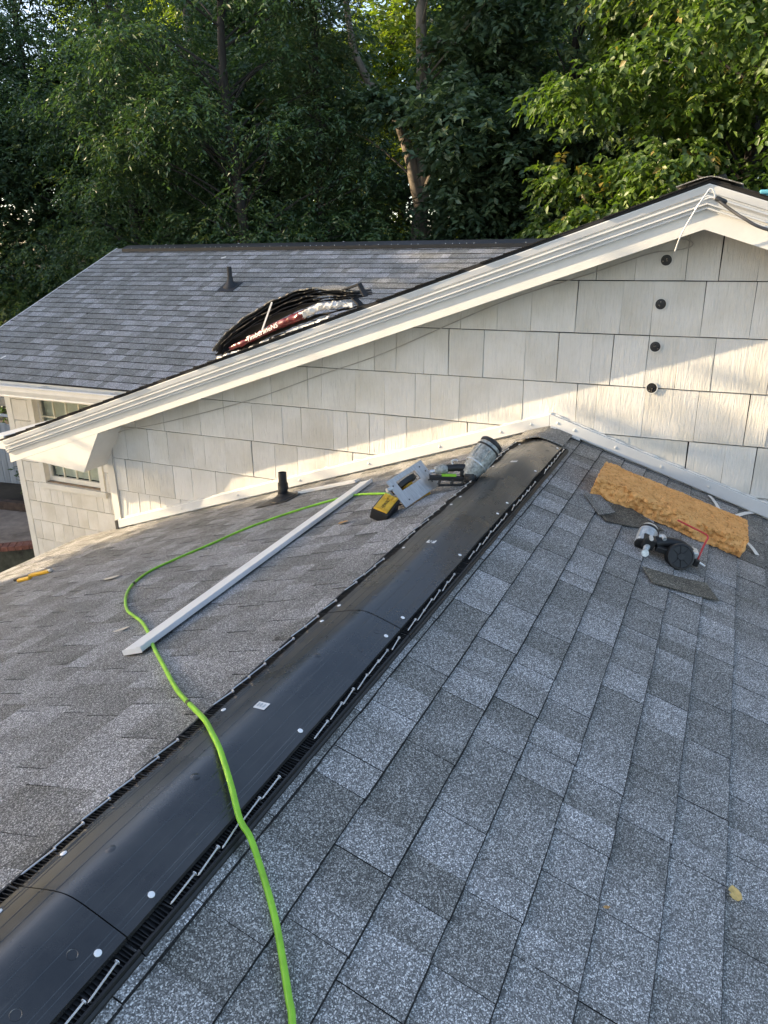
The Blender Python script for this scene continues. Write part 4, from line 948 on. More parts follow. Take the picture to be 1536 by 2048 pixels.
# slab of torn amber foam
fo = bmesh.new(); nx, ny, nz = 130, 56, 14; LX, LY, LZ = 0.80, 0.33, 0.095
rf = random.Random(4)
grid = {}
from mathutils import noise as mnoise
def fpos(i, j, k):
    u, v, w_ = i / nx, j / ny, k / nz
    x, y, z = (u - 0.5) * LX, (v - 0.5) * LY, w_ * LZ
    q = Vector((x, y, z))
    n1 = mnoise.fractal(q * 13 + Vector((3, 1, 7)), 0.8, 2.1, 5); n2 = mnoise.fractal(q * 30, 0.8, 2.0, 4)
    front = max(0.0, 1 - v / 0.42)                        # torn front edge
    if j == 0 or k == nz or i in (0, nx) or j == ny:
        x += n2 * 0.006; y += n1 * 0.008
    tear = mnoise.fractal(Vector((x * 9, 0.3, z * 12)), 0.9, 2.0, 4)
    y += front * front * (tear * 0.022 + 0.012 * w_ + 0.012 * mnoise.noise(Vector((x * 40, z * 40, 2))))
    if k > 0: z += w_ * (n1 * 0.002 + n2 * 0.004 - 0.016 * front * max(0, mnoise.noise(Vector((x * 7, 4, 1))) + 0.25))
    if k == nz:
        z += 0.004 * mnoise.noise(q * 90) - 0.012 * max(0.0, mnoise.noise(q * 48 + Vector((9, 2, 0))) - 0.18)
    if j == 0: y += 0.010 * mnoise.noise(q * 55) + 0.014 * max(0.0, mnoise.noise(q * 26) - 0.1)
    return (x, y, max(0.0, z))
vm = {}
def fv(i, j, k):
    if (i, j, k) not in vm: vm[(i, j, k)] = fo.verts.new(fpos(i, j, k))
    return vm[(i, j, k)]
for i in range(nx):
    for j in range(ny):
        fo.faces.new((fv(i, j, nz), fv(i + 1, j, nz), fv(i + 1, j + 1, nz), fv(i, j + 1, nz))); fo.faces.new((fv(i, j, 0), fv(i, j + 1, 0), fv(i + 1, j + 1, 0), fv(i + 1, j, 0)))
for i in range(nx):
    for k in range(nz):
        fo.faces.new((fv(i, 0, k), fv(i + 1, 0, k), fv(i + 1, 0, k + 1), fv(i, 0, k + 1))); fo.faces.new((fv(i, ny, k), fv(i, ny, k + 1), fv(i + 1, ny, k + 1), fv(i + 1, ny, k)))
for j in range(ny):
    for k in range(nz):
        fo.faces.new((fv(0, j, k), fv(0, j, k + 1), fv(0, j + 1, k + 1), fv(0, j + 1, k))); fo.faces.new((fv(nx, j, k), fv(nx, j + 1, k), fv(nx, j + 1, k + 1), fv(nx, j, k + 1)))
bmesh.ops.recalc_face_normals(fo, faces=fo.faces)
fme = bpy.data.meshes.new('foam_slab'); fo.to_mesh(fme); fo.free(); fme.polygons.foreach_set('use_smooth', [True] * len(fme.polygons)); fme.set_sharp_from_angle(angle=math.radians(45))
foam = link('foam_slab', fme, 'foam'); foam.matrix_world = frame(onR(0.785, -0.668, 0.008), Vector((CA, 0.02, -SA)).normalized(), Vector((-CA * 0.02, 1, SA * 0.02)).normalized(), (SA, 0, CA))
tag(foam, 'torn slab of amber foam below the white flashing board', 'foam slab')

# shingle offcuts, strips, leaves
def sheet(pts, name, mat, label, cat, group=None, th=0.004, curl=0.0, tone=0.4):
    """thin cut piece with real thickness, its points on the roof plane"""
    c = sum((Vector(p) for p in pts), Vector()) / len(pts); nrm = (Vector(pts[1]) - Vector(pts[0])).cross(Vector(pts[2]) - Vector(pts[1])).normalized()
    if nrm.z < 0: nrm = -nrm
    bm = bmesh.new(); vs = [bm.verts.new(p) for p in pts]; f0 = bm.faces.new(vs)
    bmesh.ops.subdivide_edges(bm, edges=bm.edges[:], cuts=2, use_grid_fill=True)
    bmesh.ops.triangulate(bm, faces=bm.faces[:])
    for v in bm.verts:
        d = (v.co - c).length; v.co += nrm * (curl * d * d + RNG.uniform(-0.0012, 0.0012))
    ext = bmesh.ops.extrude_face_region(bm, geom=bm.faces[:])
    for v in [e for e in ext['geom'] if isinstance(e, bmesh.types.BMVert)]: v.co += nrm * th
    bmesh.ops.recalc_face_normals(bm, faces=bm.faces)
    me = bpy.data.meshes.new(name); bm.to_mesh(me); bm.free()
    a = me.attributes.new("tone", 'FLOAT', 'POINT'); a.data.foreach_set('value', [tone + RNG.uniform(-0.15, 0.15) for _ in me.vertices])
    o = link(name, me, mat); tag(o, label, cat, group); return o
h = 0.011
sheet([onR(0.756, -1.462, h), onR(0.812, -1.569, h), onR(1.084, -1.449, h), onR(1.026, -1.328, h)], 'shingle_offcut', 'old_shingle', 'brown weathered shingle offcut just below the coil nailer', 'offcut', 'shingle offcuts', curl=0.12)
sheet([onR(0.473, -1.033, h), onR(0.54, -1.133, h), onR(0.72, -1.0, h), onR(0.80, -0.925, h), onR(0.60, -0.80, h), onR(0.50, -0.90, h)], 'shingle_offcut', 'old_shingle', 'grey brown shingle offcut tucked under the foam slab', 'offcut', 'shingle offcuts', curl=0.03, tone=0.2)
sheet([onR(0.385, -0.90, h), onR(0.50, -1.10, h + 0.0045), onR(0.56, -0.98, h + 0.0045), onR(0.46, -0.82, h)], 'shingle_offcut', 'shingle', 'charcoal shingle offcut at the upper left corner of the foam', 'offcut', 'shingle offcuts', curl=0.05, tone=0.3)
def strip(a, b, wd, label):
    a = Vector(a); b = Vector(b); nn_ = Vector((SA, 0, CA)); d = (b - a).normalized(); sd_ = d.cross(nn_)
    m = MB()
    for i in range(7):
        t = i / 6; p = a.lerp(b, t) + nn_ * (0.003 + 0.012 * math.sin(t * 3.1))
        m.v += [tuple(p - sd_ * wd / 2), tuple(p + sd_ * wd / 2), tuple(p + sd_ * wd / 2 + nn_ * 0.0015), tuple(p - sd_ * wd / 2 + nn_ * 0.0015)]
    for i in range(6):
        for j in range(4): m.f.append((i * 4 + j, i * 4 + (j + 1) % 4, i * 4 + 4 + (j + 1) % 4, i * 4 + 4 + j))
    m.f += [(3, 2, 1, 0), (24, 25, 26, 27)]
    o = m.build('release_strip', 'pvc', None); tag(o, label, 'strip', 'white plastic strips')
strip(onR(0.985, -0.05, 0.01), onR(1.07, -0.36, 0.01), 0.022, 'white plastic strip poking out behind the foam slab')
strip(onR(1.10, -0.33, 0.01), onR(1.235, -0.02, 0.01), 0.024, 'curled white plastic strip beyond the right end of the foam')
strip(onR(1.16, -0.55, 0.01), onR(1.25, -0.69, 0.01), 0.024, 'white plastic strip under the lower right corner of the foam')
def leaf(pos, size, ang, mat, label, up, group='fallen leaves', form=0):
    up = Vector(up); x = Vector((math.cos(ang), math.sin(ang), 0)); x = (x - up * x.dot(up)).normalized(); y = up.cross(x); pos = Vector(pos)
    ol = [(-0.5, -0.05), (-0.3, -0.38), (0.05, -0.42), (0.3, -0.32), (0.55, -0.02), (0.32, 0.22), (0.12, 0.36), (-0.06, 0.18), (-0.18, 0.40), (-0.42, 0.25)] if form == 0 else [(-0.5, 0), (-0.25, -0.16), (0.15, -0.2), (0.5, -0.02), (0.2, 0.17), (-0.2, 0.15)]
    m = MB(); n_ = len(ol)
    for lay in (0, 1):
        m.v.append(tuple(pos + up * (0.004 + lay * 0.0012)))
        for a_, b2_ in ol: m.v.append(tuple(pos + (x * a_ + y * b2_) * size + up * (0.004 + lay * 0.0012 + 0.35 * size * (b2_ * b2_ + 0.3 * a_ * a_))))
    for i in range(n_):
        j = (i + 1) % n_; m.f += [(0, 1 + j, 1 + i), (n_ + 1, n_ + 2 + i, n_ + 2 + j), (1 + i, 1 + j, n_ + 2 + j, n_ + 2 + i)]
    st_ = m.build('fallen_leaf', mat, None); tag(st_, label, 'leaf', group)
UR = (SA, 0, CA); UL = (-SA, 0, CA)
leaf(onR(1.172, -3.055, 0.010), 0.042, 1.9, 'leaftan', 'notched tan leaf at the lower right on the shingles', UR)
leaf(onR(0.899, -3.309, 0.010), 0.020, 0.6, 'leafdead', 'tiny orange leaf lying left of the notched tan leaf', UR, form=1)
leaf(onL(-0.716, -1.516, 0.010), 0.055, 0.3, 'leafdead', 'curled brown leaf between the white board and the saw', UL)
leaf(onL(-0.947, -2.329, 0.012), 0.075, 0.9, 'leafdead', 'small brown leaf against the middle of the white board', UL, form=1)
leaf(onL(-1.186, -2.643, 0.010), 0.075, 0.5, 'chip', 'pale dry leaf left of the near end of the white board', UL, form=1)
leaf(onL(-2.164, -1.755, 0.010), 0.13, 0.1, 'chip', 'curved pale chip above the bend of the hose', UL, form=1)

# yellow handled knife near the left eave
kf = empty('utility_knife', tuple(onL(-3.5, -1.27))); tag(kf, 'black and yellow utility knife lying near the left eave', 'knife')
ka, kb = onL(-3.53, -1.262, 0.022), onL(-3.33, -1.245, 0.022)
child(MB().bar(ka, kb, 0.038, 0.024).build('handle', 'yellow', bevel=0.006), kf)
child(MB().bar(onL(-3.68, -1.285, 0.018), onL(-3.535, -1.262, 0.02), 0.032, 0.018).build('blade_guard', 'toolblack', bevel=0.004), kf)
child(MB().bar(onL(-3.355, -1.2475, 0.024), onL(-3.31, -1.243, 0.026), 0.026, 0.02).build('end_clip', 'nail', bevel=0.003), kf)
kg = MB().bar(onL(-3.56, -1.345, 0.02), onL(-3.44, -1.330, 0.02), 0.034, 0.024).build('knife_sheath', 'yellow', None, bevel=0.008); tag(kg, 'short yellow grip piece lying in front of the utility knife', 'knife')

# draped bundle of shingles with its torn wrapper, on the gable roof behind the rake
bn = empty('shingle_bundle', (-2.1, 0.45, rake(-2.1) + 0.03)); tag(bn, 'opened bundle of shingles in a torn red and white wrapper', 'shingle bundle')
def lay(xs, zs, y0, y1, th, name, mat, seed, bow=0.0):
    r = random.Random(seed); P = smooth_path([(x, 0, z) for x, z in zip(xs, zs)], 6); m = MB(); n_ = len(P)
    for i, p in enumerate(P):
        ya = y0 + r.uniform(-0.012, 0.012) + bow * math.sin(i / n_ * 3.14); yb = y1 + r.uniform(-0.012, 0.012)
        dzz = 0.004 * math.sin(i * 0.9 + seed)
        m.v += [(p.x, ya, p.z + dzz), (p.x, yb, p.z + dzz * 0.5), (p.x, yb, p.z + th + dzz * 0.5), (p.x, ya, p.z + th + dzz)]
    for i in range(n_ - 1):
        for j in range(4): m.f.append((i * 4 + j, i * 4 + (j + 1) % 4, i * 4 + 4 + (j + 1) % 4, i * 4 + 4 + j))
    m.f += [(3, 2, 1, 0), tuple(range((n_ - 1) * 4, n_ * 4))]
    o = m.build(name, mat, None); a = o.data.attributes.new("tone", 'FLOAT', 'POINT'); a.data.foreach_set('value', [r.uniform(0.1, 0.5) for _ in o.data.vertices])
    child(o, bn); return o
XS = [-2.79, -2.70, -2.58, -2.38, -2.16, -1.97, -1.83, -1.66, -1.50]
top = [0.335, 0.43, 0.525, 0.645, 0.745, 0.810, 0.830, 0.822, 0.815]
bzs = [rake(x) + 0.035 for x in XS]
for i in range(9):
    t = (0, 0.06, 0.12, 0.19, 0.27, 0.36, 0.70, 0.84, 0.95)[i]
    dx = [0.010 * ((i * 37) % 5 - 2) for _ in XS]
    zs = [a_ * (1 - t) + b2_ * t + (0.0 if i else 0.0) for a_, b2_ in zip(top, bzs)]
    xs_ = [x + dx[0] + (0.015 * i if j == 0 and i < 5 else 0) - (0.02 * (i % 3) if j == len(XS) - 1 else 0) for j, x in enumerate(XS)]
    lay(xs_, zs, 0.20 + 0.02 * (i % 3), 0.52, 0.006 if i else 0.008, 'bundle_shingle', 'shingle_back' if i else 'shingle', i)
# folded corner at the high end
child(MB().prism([(-1.60, 0.20, 0.832), (-1.475, 0.20, 0.872), (-1.425, 0.20, 0.785), (-1.432, 0.20, 0.780), (-1.478, 0.20, 0.858), (-1.60, 0.20, 0.822)], (0, 0.07, 0)).build('bundle_flap', 'shingle_back'), bn)
child(MB().prism([(-1.52, 0.19, 0.775), (-1.47, 0.19, 0.735), (-1.448, 0.19, 0.665), (-1.456, 0.19, 0.663), (-1.48, 0.19, 0.725), (-1.52, 0.19, 0.762)], (0, 0.08, 0)).build('bundle_flap', 'shingle_back'), bn)
# wrapper: rumpled red roll with white end
wp = [(-2.60, 0.17, 0.375), (-2.45, 0.165, 0.432), (-2.25, 0.16, 0.517), (-2.05, 0.16, 0.60), (-1.90, 0.16, 0.652)]
def crumple(path, rads, sides, name, mat, seed, amp, flat=1.0):
    m = MB().tube(smooth_path(path, 12), [rads[0] + (rads[1] - rads[0]) * i / ((len(path) - 1) * 12) for i in range((len(path) - 1) * 12 + 1)], sides)
    m.v = [tuple(Vector(v) + (mnoise.noise_vector(Vector(v) * 20 + Vector((seed, 0, 0))) * amp + mnoise.noise_vector(Vector(v) * 55 + Vector((seed, 3, 0))) * amp * 0.6)) for v in m.v]
    o = m.build(name, mat, None, smooth=True); child(o, bn); return o
crumple(wp, (0.016, 0.034), 14, 'wrapper_red', 'wrap_red', 1, 0.010)
crumple([(-1.92, 0.155, 0.648), (-1.82, 0.155, 0.690), (-1.72, 0.16, 0.715), (-1.66, 0.16, 0.722)], (0.026, 0.022), 14, 'wrapper_white', 'wrap_white', 2, 0.014)
crumple([(-1.66, 0.155, 0.730), (-1.58, 0.155, 0.735), (-1.50, 0.16, 0.722)], (0.022, 0.018), 12, 'wrapper_white', 'wrap_white', 5, 0.016)
crumple([(-2.72, 0.155, 0.275), (-2.50, 0.15, 0.345), (-2.25, 0.15, 0.43), (-2.05, 0.15, 0.50), (-1.85, 0.15, 0.575), (-1.68, 0.15, 0.63)], (0.024, 0.016), 10, 'wrapper_white', 'wrap_white', 3, 0.018)
child(MB().bar((-2.255, 0.12, 0.53), (-2.175, 0.16, 0.735), 0.013, 0.004, up=Vector((0, 1, 0))).build('strap', 'wrap_white'), bn)
lx = Vector((0.92, 0.0, 0.385)).normalized(); lz = Vector((0.10, -0.86, 0.42)); lz = (lz - lx * lz.dot(lx)).normalized(); ly = lz.cross(lx)
lettering("TimberlineNS", 0.056, frame(Vector((-2.245, 0.118, 0.512)) + lz * 0.014, lx, ly, lz), 'wrap_white', bn, 0.0008)

# teal case on the far slope, white scraps on the rear roof
tc_ = empty('tool_case', (1.22, 1.0, 1.25)); tag(tc_, 'teal plastic case standing on the far slope right of the peak', 'case')
child(MB().box(1.03, 1.45, 0.9, 1.15, 1.15, 1.392).build('body', 'teal', bevel=0.012), tc_); child(MB().box(1.022, 1.458, 0.892, 1.158, 1.3925, 1.418).build('lid', 'teal', bevel=0.008), tc_)
def rear(x, y, h=0.0): return Vector((x, y, EZ + (y - EY) * 5 / 12)) + Vector((0, -SC, CC)) * h
for (x, y, ang, lb) in ((-6.03, 4.80, 0.6, 'tiny white paper scrap high on the rear roof'), (-7.60, 2.02, 1.1, 'tiny white paper scrap low on the rear roof near the gutter')):
    p = rear(x, y, 0.012); d = Vector((math.cos(ang), math.sin(ang) * CC, math.sin(ang) * SC)); e_ = d.cross(Vector((0, -SC, CC)))
    m = MB(); m.prism([p - d * 0.04 - e_ * 0.012, p + d * 0.04 - e_ * 0.015, p + d * 0.035 + e_ * 0.012, p - d * 0.03 + e_ * 0.015], Vector((0, -SC, CC)) * 0.004)
    tag(m.build('paper_scrap', 'pvc', None), lb, 'scrap', 'paper scraps')
#TREES#
# ------------------------------------------------------------------ trees
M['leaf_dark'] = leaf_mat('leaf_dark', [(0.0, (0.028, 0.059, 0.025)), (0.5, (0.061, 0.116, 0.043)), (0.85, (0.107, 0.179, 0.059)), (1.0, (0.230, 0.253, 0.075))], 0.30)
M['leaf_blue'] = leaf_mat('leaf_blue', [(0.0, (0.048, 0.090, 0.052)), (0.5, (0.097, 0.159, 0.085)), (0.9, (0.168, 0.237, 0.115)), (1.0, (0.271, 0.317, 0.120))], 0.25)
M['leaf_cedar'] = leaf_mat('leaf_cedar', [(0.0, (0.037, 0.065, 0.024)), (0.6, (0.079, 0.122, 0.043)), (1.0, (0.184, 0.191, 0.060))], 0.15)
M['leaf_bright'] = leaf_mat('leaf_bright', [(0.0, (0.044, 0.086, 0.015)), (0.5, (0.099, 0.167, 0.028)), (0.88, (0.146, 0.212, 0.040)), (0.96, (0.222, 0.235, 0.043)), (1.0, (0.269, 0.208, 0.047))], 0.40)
M['leaf_yellow'] = leaf_mat('leaf_yellow', [(0.0, (0.070, 0.118, 0.019)), (0.5, (0.172, 0.234, 0.031)), (1.0, (0.374, 0.390, 0.055))], 0.5)

def nrmz(a): return a / (np.linalg.norm(a, axis=-1, keepdims=True) + 1e-9)

BEAM = Vector((-5.85, 11.70, 2.75))          # a chink in the crowns lets the sun reach the forked trunk here
def leaf_mesh(name, clumps, twigs, per, ll, lw, tl, droop, hang, seed, spread=0.8, at=None):
    """clumps: rows (x,y,z,rx,ry,rz); every twig carries paired leaves; returns one mesh of folded leaf blades"""
    g = np.random.default_rng(seed); C_ = np.array(clumps, float)
    vol = (C_[:, 3] * C_[:, 4] * C_[:, 5]) ** 0.75; idx = g.choice(len(C_), twigs, p=vol / vol.sum())
    d = nrmz(g.normal(size=(twigs, 3))); rad = g.random((twigs, 1)) ** 0.4
    base = C_[idx, :3] + d * rad * C_[idx, 3:]
    out = d * np.array([1, 1, 0.35]) + g.normal(size=(twigs, 3)) * 0.35; out[:, 2] -= droop * 0.3; out = nrmz(out)
    tt = tl * (0.6 + 0.8 * g.random(twigs)); tonec = g.normal(size=len(C_)) * 0.10; tonet = g.normal(size=twigs) * 0.10
    k = np.linspace(0.08, 1.0, per)
    t = (k[None, :] * tt[:, None])[..., None]
    pos = base[:, None, :] + out[:, None, :] * t + np.array([0, 0, -1.0]) * droop * t * t / tl * 0.8
    up = np.array([0, 0, 1.0]); side = nrmz(np.cross(out, up))[:, None, :] * np.where(np.arange(per) % 2, 1, -1)[None, :, None]
    ld = out[:, None, :] * 0.55 + side * spread + g.normal(size=pos.shape) * 0.28; ld[..., 2] -= hang; ld = nrmz(ld)
    nn = np.cross(ld, np.cross(up + g.normal(size=pos.shape) * 0.45, ld)); nn = nrmz(nn)
    wd = nrmz(np.cross(nn, ld)); L = (ll * (0.7 + 0.6 * g.random(pos.shape[:2])))[..., None]; W = L * (lw / ll)
    mid = pos + ld * L * 0.45 + nn * W * 0.18
    V = np.stack([pos, mid + wd * W * 0.5, pos + ld * L - nn * L * 0.06, mid - wd * W * 0.5], axis=2).reshape(-1, 3)
    n_ = len(V) // 4; tone = np.clip(0.45 + tonec[idx][:, None] + tonet[:, None] + g.normal(size=pos.shape[:2]) * 0.12, 0, 0.93)
    odd = g.random(pos.shape[:2]) < 0.006; tone = np.where(odd, 1.0, tone)
    warm = (g.random(twigs) < 0.025)[:, None]; tone = np.where(warm, np.clip(tone + 0.5, 0, 1), tone)
    if at is not None:
        rel = pos.reshape(-1, 3) + np.array(at) - np.array(BEAM); sv_ = np.array(SUN); t_ = rel @ sv_; pp = rel - t_[:, None] * sv_
        hide = (t_ > 0.1) & (np.hypot(pp[:, 0], pp[:, 1]) < 0.42) & (np.abs(pp[:, 2]) < 0.80) & (g.random(len(t_)) < 0.97)
        V = V.reshape(-1, 4, 3)[~hide].reshape(-1, 3); tone = tone.reshape(-1)[~hide]; n_ = len(V) // 4
    tone = np.repeat(tone.reshape(-1), 4)
    b4 = np.arange(n_)[:, None] * 4
    tri = np.concatenate([b4 + np.array([0, 1, 2]), b4 + np.array([0, 2, 3])], axis=1).reshape(-1)
    me = bpy.data.meshes.new(name); me.vertices.add(len(V)); me.vertices.foreach_set('co', V.astype(np.float32).reshape(-1))
    nt = n_ * 2; me.loops.add(nt * 3); me.loops.foreach_set('vertex_index', tri.astype(np.int32)); me.polygons.add(nt)
    me.polygons.foreach_set('loop_start', np.arange(0, nt * 3, 3, dtype=np.int32)); me.update(); 
    a = me.attributes.new("tone", 'FLOAT', 'POINT'); a.data.foreach_set('value', tone.astype(np.float32))
    return me

def clump_cloud(seed, n_, rx, ry, z0, z1, size, flat=0.45, shell=0.55, taper=0.0):
    """foliage pads spread through a crown volume, thinner towards the trunk"""
    g = random.Random(seed); out = []
    while len(out) < n_:
        x, y, z = g.uniform(-1, 1), g.uniform(-1, 1), g.uniform(-1, 1); r = math.sqrt(x * x + y * y + z * z)
        if r > 1 or r < shell * g.random(): continue
        k = 1.0 - taper * (z + 1) / 2
        s_ = size * g.uniform(0.65, 1.35); out.append((x * rx * k, y * ry * k, (z0 + z1) / 2 + z * (z1 - z0) / 2, s_, s_, s_ * flat))
    return out

def limbs(clumps, trunk_pts, seed, frac=0.7, r0=0.05):
    g = random.Random(seed); m = MB(); T = [Vector(p) for p in trunk_pts]
    for c in clumps:
        if g.random() > frac: continue
        e = Vector(c[:3]); hz = max(T[0].z + 0.8, e.z - 0.35 * math.hypot(e.x, e.y) - 0.4)
        a = T[0]
        for i in range(len(T) - 1):
            if T[i].z <= hz <= T[i + 1].z: a = T[i].lerp(T[i + 1], (hz - T[i].z) / (T[i + 1].z - T[i].z)); break
        else: a = T[-1] if hz > T[-1].z else T[0]
        b = a.lerp(e, 0.5) + Vector((g.uniform(-.2, .2), g.uniform(-.2, .2), g.uniform(0.0, .35)))
        P = smooth_path([a, b, e], 3); m.tube(P, [r0 * (1 - 0.8 * i / (len(P) - 1)) for i in range(len(P))], 5, cap=False)
    return m

def tree(name, label, loc, mats, cl, trunk, tr, seed, leafargs, group=None, cat='tree', limb_r=0.03, limb_frac=0.7, bark='bark_dark'):
    root = empty(name, loc); tag(root, label, cat, group)
    tp = smooth_path(trunk, 5); g = random.Random(seed)
    rad = [tr * (1.25 - 0.25 * min(1, i / 4)) * (1 - 0.7 * i / (len(tp) - 1)) * g.uniform(0.95, 1.06) for i in range(len(tp))]
    t = MB().tube(tp, rad, 12).build('trunk', bark, None, smooth=True); t.parent = root
    lm = limbs(cl, trunk, seed, limb_frac, limb_r)
    if lm.v: l = lm.build('branches', bark, None, smooth=True, fix=False); l.parent = root; l['kind'] = 'stuff'
    me = leaf_mesh('crown', cl, seed=seed + 1, at=loc, **leafargs); me.materials.append(M[mats]); c = link('crown', me); c.parent = root
    return root

def copy_tree(root, loc, rot, scale, label, group=None):
    o = root.copy(); COL.objects.link(o); o.location = loc; o.rotation_euler = (0, 0, rot); o.scale = (scale,) * 3; o['label'] = label
    if group: o['group'] = group
    for ch in root.children:
        c = ch.copy(); COL.objects.link(c); c.parent = o
    return o

TG = 'trees of the wood behind the house'
# pinnate-leaved trees on the left, dark in the shade
cA = [c for c in clump_cloud(101, 125, 3.3, 2.6, 0.9, 11.5, 0.72, 0.42) if not (abs(-(0.28 * (c[0] - 13.2) - 1.11 * (c[1] + 9.8)) / 1.145 - 13.1) < 0.9 and abs(c[2] - 3.9 + 0.297 * ((c[0] - 13.2) * 0.969 + (c[1] + 9.8) * 0.2446) - 2.1) < 1.0)]
LA = dict(twigs=5200, per=14, ll=0.105, lw=0.040, tl=0.55, droop=0.45, hang=0.35)
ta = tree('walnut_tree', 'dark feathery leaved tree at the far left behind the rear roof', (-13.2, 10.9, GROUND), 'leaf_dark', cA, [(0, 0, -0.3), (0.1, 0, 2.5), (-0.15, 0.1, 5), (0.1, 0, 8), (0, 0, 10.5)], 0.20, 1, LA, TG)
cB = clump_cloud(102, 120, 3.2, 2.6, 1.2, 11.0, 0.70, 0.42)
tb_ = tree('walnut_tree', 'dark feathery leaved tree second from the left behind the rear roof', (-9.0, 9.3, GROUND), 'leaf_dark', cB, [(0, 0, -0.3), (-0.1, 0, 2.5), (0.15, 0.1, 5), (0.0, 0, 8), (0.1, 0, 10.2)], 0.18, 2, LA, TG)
# cedar
cC = []
gC = random.Random(9)
for i in range(130):
    z = gC.uniform(0.8, 11.0); rr_ = 1.75 * (1 - (z / 12.5)) * math.sqrt(gC.random()) + 0.1; a_ = gC.uniform(0, 6.28)
    s_ = gC.uniform(0.35, 0.6); cC.append((rr_ * math.cos(a_), rr_ * math.sin(a_), z, s_, s_, s_ * 0.8))
tcd = tree('cedar_tree', 'narrow dense dark cedar left of the forked trunk', (-7.6, 10.6, GROUND), 'leaf_cedar', cC, [(0, 0, -0.3), (0, 0, 5), (0, 0, 11)], 0.16, 3, dict(twigs=6800, per=12, ll=0.075, lw=0.020, tl=0.28, droop=0.1, hang=-0.1, spread=0.45), TG, limb_frac=0.3)
# forked oak
cD = [c for c in clump_cloud(103, 135, 3.3, 2.8, 1.5, 11.5, 0.66, 0.5) if not (abs(c[0] + 0.35) < (1.6 if c[2] < 8.2 else 1.35) and c[1] < 0.9 and c[2] > 2.0 and not (7.5 < c[2] < 7.9)) and not (c[0] < -0.2 and c[2] > 7.0 and (c[0] * 7.13 + c[2] * 3.7) % 1 < 0.62)]
tod = tree('oak_tree', 'forked oak with sunlit bare bark in the middle of the wood', (-5.85, 12.0, GROUND), 'leaf_blue', cD, [(0.05, 0, -0.3), (0.05, 0, 2.5), (0.0, 0, 5.2), (0.1, 0, 6.6), (0.0, 0.1, 9), (-0.05, 0.1, 12)], 0.27, 4, dict(twigs=4200, per=12, ll=0.165, lw=0.082, tl=0.42, droop=0.25, hang=0.25), TG, bark='bark', limb_frac=0.35)
fk = MB(); fp = smooth_path([(0.03, -0.04, 5.9), (-0.10, -0.08, 6.45), (-0.20, -0.12, 6.9), (-0.44, -0.15, 7.5), (-0.85, -0.16, 8.0), (-1.35, -0.15, 8.7), (-1.6, -0.1, 9.4), (-1.8, 0, 10.8)], 6)
fk.tube(fp, [0.155 - 0.10 * i / (len(fp) - 1) for i in range(len(fp))], 12)
f_ = fk.build('fork', 'bark', None, smooth=True); f_.parent = tod
# second dark oak to the right of it
cE = clump_cloud(104, 115, 2.7, 2.4, 0.8, 11.0, 0.66, 0.5)
toe = tree('oak_tree', 'shaded broad leaved oak between the forked oak and the bright tree', (-2.7, 12.6, GROUND), 'leaf_blue', cE, [(0, 0, -0.3), (0.1, 0, 3), (-0.1, 0, 6), (0.1, 0, 10.5)], 0.2, 5, dict(twigs=4200, per=12, ll=0.165, lw=0.082, tl=0.42, droop=0.25, hang=0.25), TG)
# bright tree on the right
cF = clump_cloud(105, 120, 3.0, 2.6, 2.3, 10.5, 0.62, 0.38, shell=0.75)
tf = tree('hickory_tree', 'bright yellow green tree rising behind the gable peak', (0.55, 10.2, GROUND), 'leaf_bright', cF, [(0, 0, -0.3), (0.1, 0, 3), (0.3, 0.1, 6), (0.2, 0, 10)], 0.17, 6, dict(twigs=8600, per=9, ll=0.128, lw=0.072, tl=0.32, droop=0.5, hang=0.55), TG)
# far sunlit trees
cG = clump_cloud(106, 80, 4.6, 3.6, 2.0, 17.0, 1.15, 0.55)
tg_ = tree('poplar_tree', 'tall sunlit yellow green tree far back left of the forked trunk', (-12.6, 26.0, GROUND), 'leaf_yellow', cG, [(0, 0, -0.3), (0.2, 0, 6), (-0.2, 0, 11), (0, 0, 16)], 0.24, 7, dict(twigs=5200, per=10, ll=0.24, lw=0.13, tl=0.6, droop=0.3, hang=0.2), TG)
# more trees deeper in the wood
place_ = ['at the left edge of the wood', 'second from the left edge', 'far in at the left edge', 'behind the leftmost feathery tree', 'behind the second feathery tree', 'behind the gap between feathery tree and cedar', 'to the right behind the forked oak', 'behind the shaded oak', 'behind the bright tree', 'at the right edge of the wood']
for i, (src_, x, y, sc_) in enumerate(((tb_, -18.9, 13.2, 1.2), (toe, -17.0, 14.5, 1.2), (toe, -19.9, 11.4, 1.05), (tod, -14.6, 15.5, 1.15), (toe, -11.2, 14.5, 1.1), (ta, -12.9, 18.5, 1.1), (tb_, -5.2, 18.5, 1.2), (ta, -2.0, 17.5, 1.15), (toe, 1.6, 16.0, 1.15), (ta, 4.8, 13.5, 1.0))):
    copy_tree(src_, (x, y, GROUND), 1.3 + i * 1.7, sc_, 'dark leafy tree ' + place_[i] + ', deeper in the wood', TG)
for i, (x, y, sc_, lb) in enumerate(((-30, 30, 1.1, 'far off at the left edge of the wood'), (-22.5, 27, 1.0, 'far back seen through the leftmost gap'), (-8.5, 29, 1.15, 'far back to the right of the forked trunk'), (-2.5, 27, 1.05, 'far back behind the shaded oak'), (4, 26, 1.1, 'far back behind the bright tree'))):
    copy_tree(tg_, (x, y, GROUND), 0.8 + i * 2.1, sc_, 'tall sunlit yellow green tree ' + lb, TG)
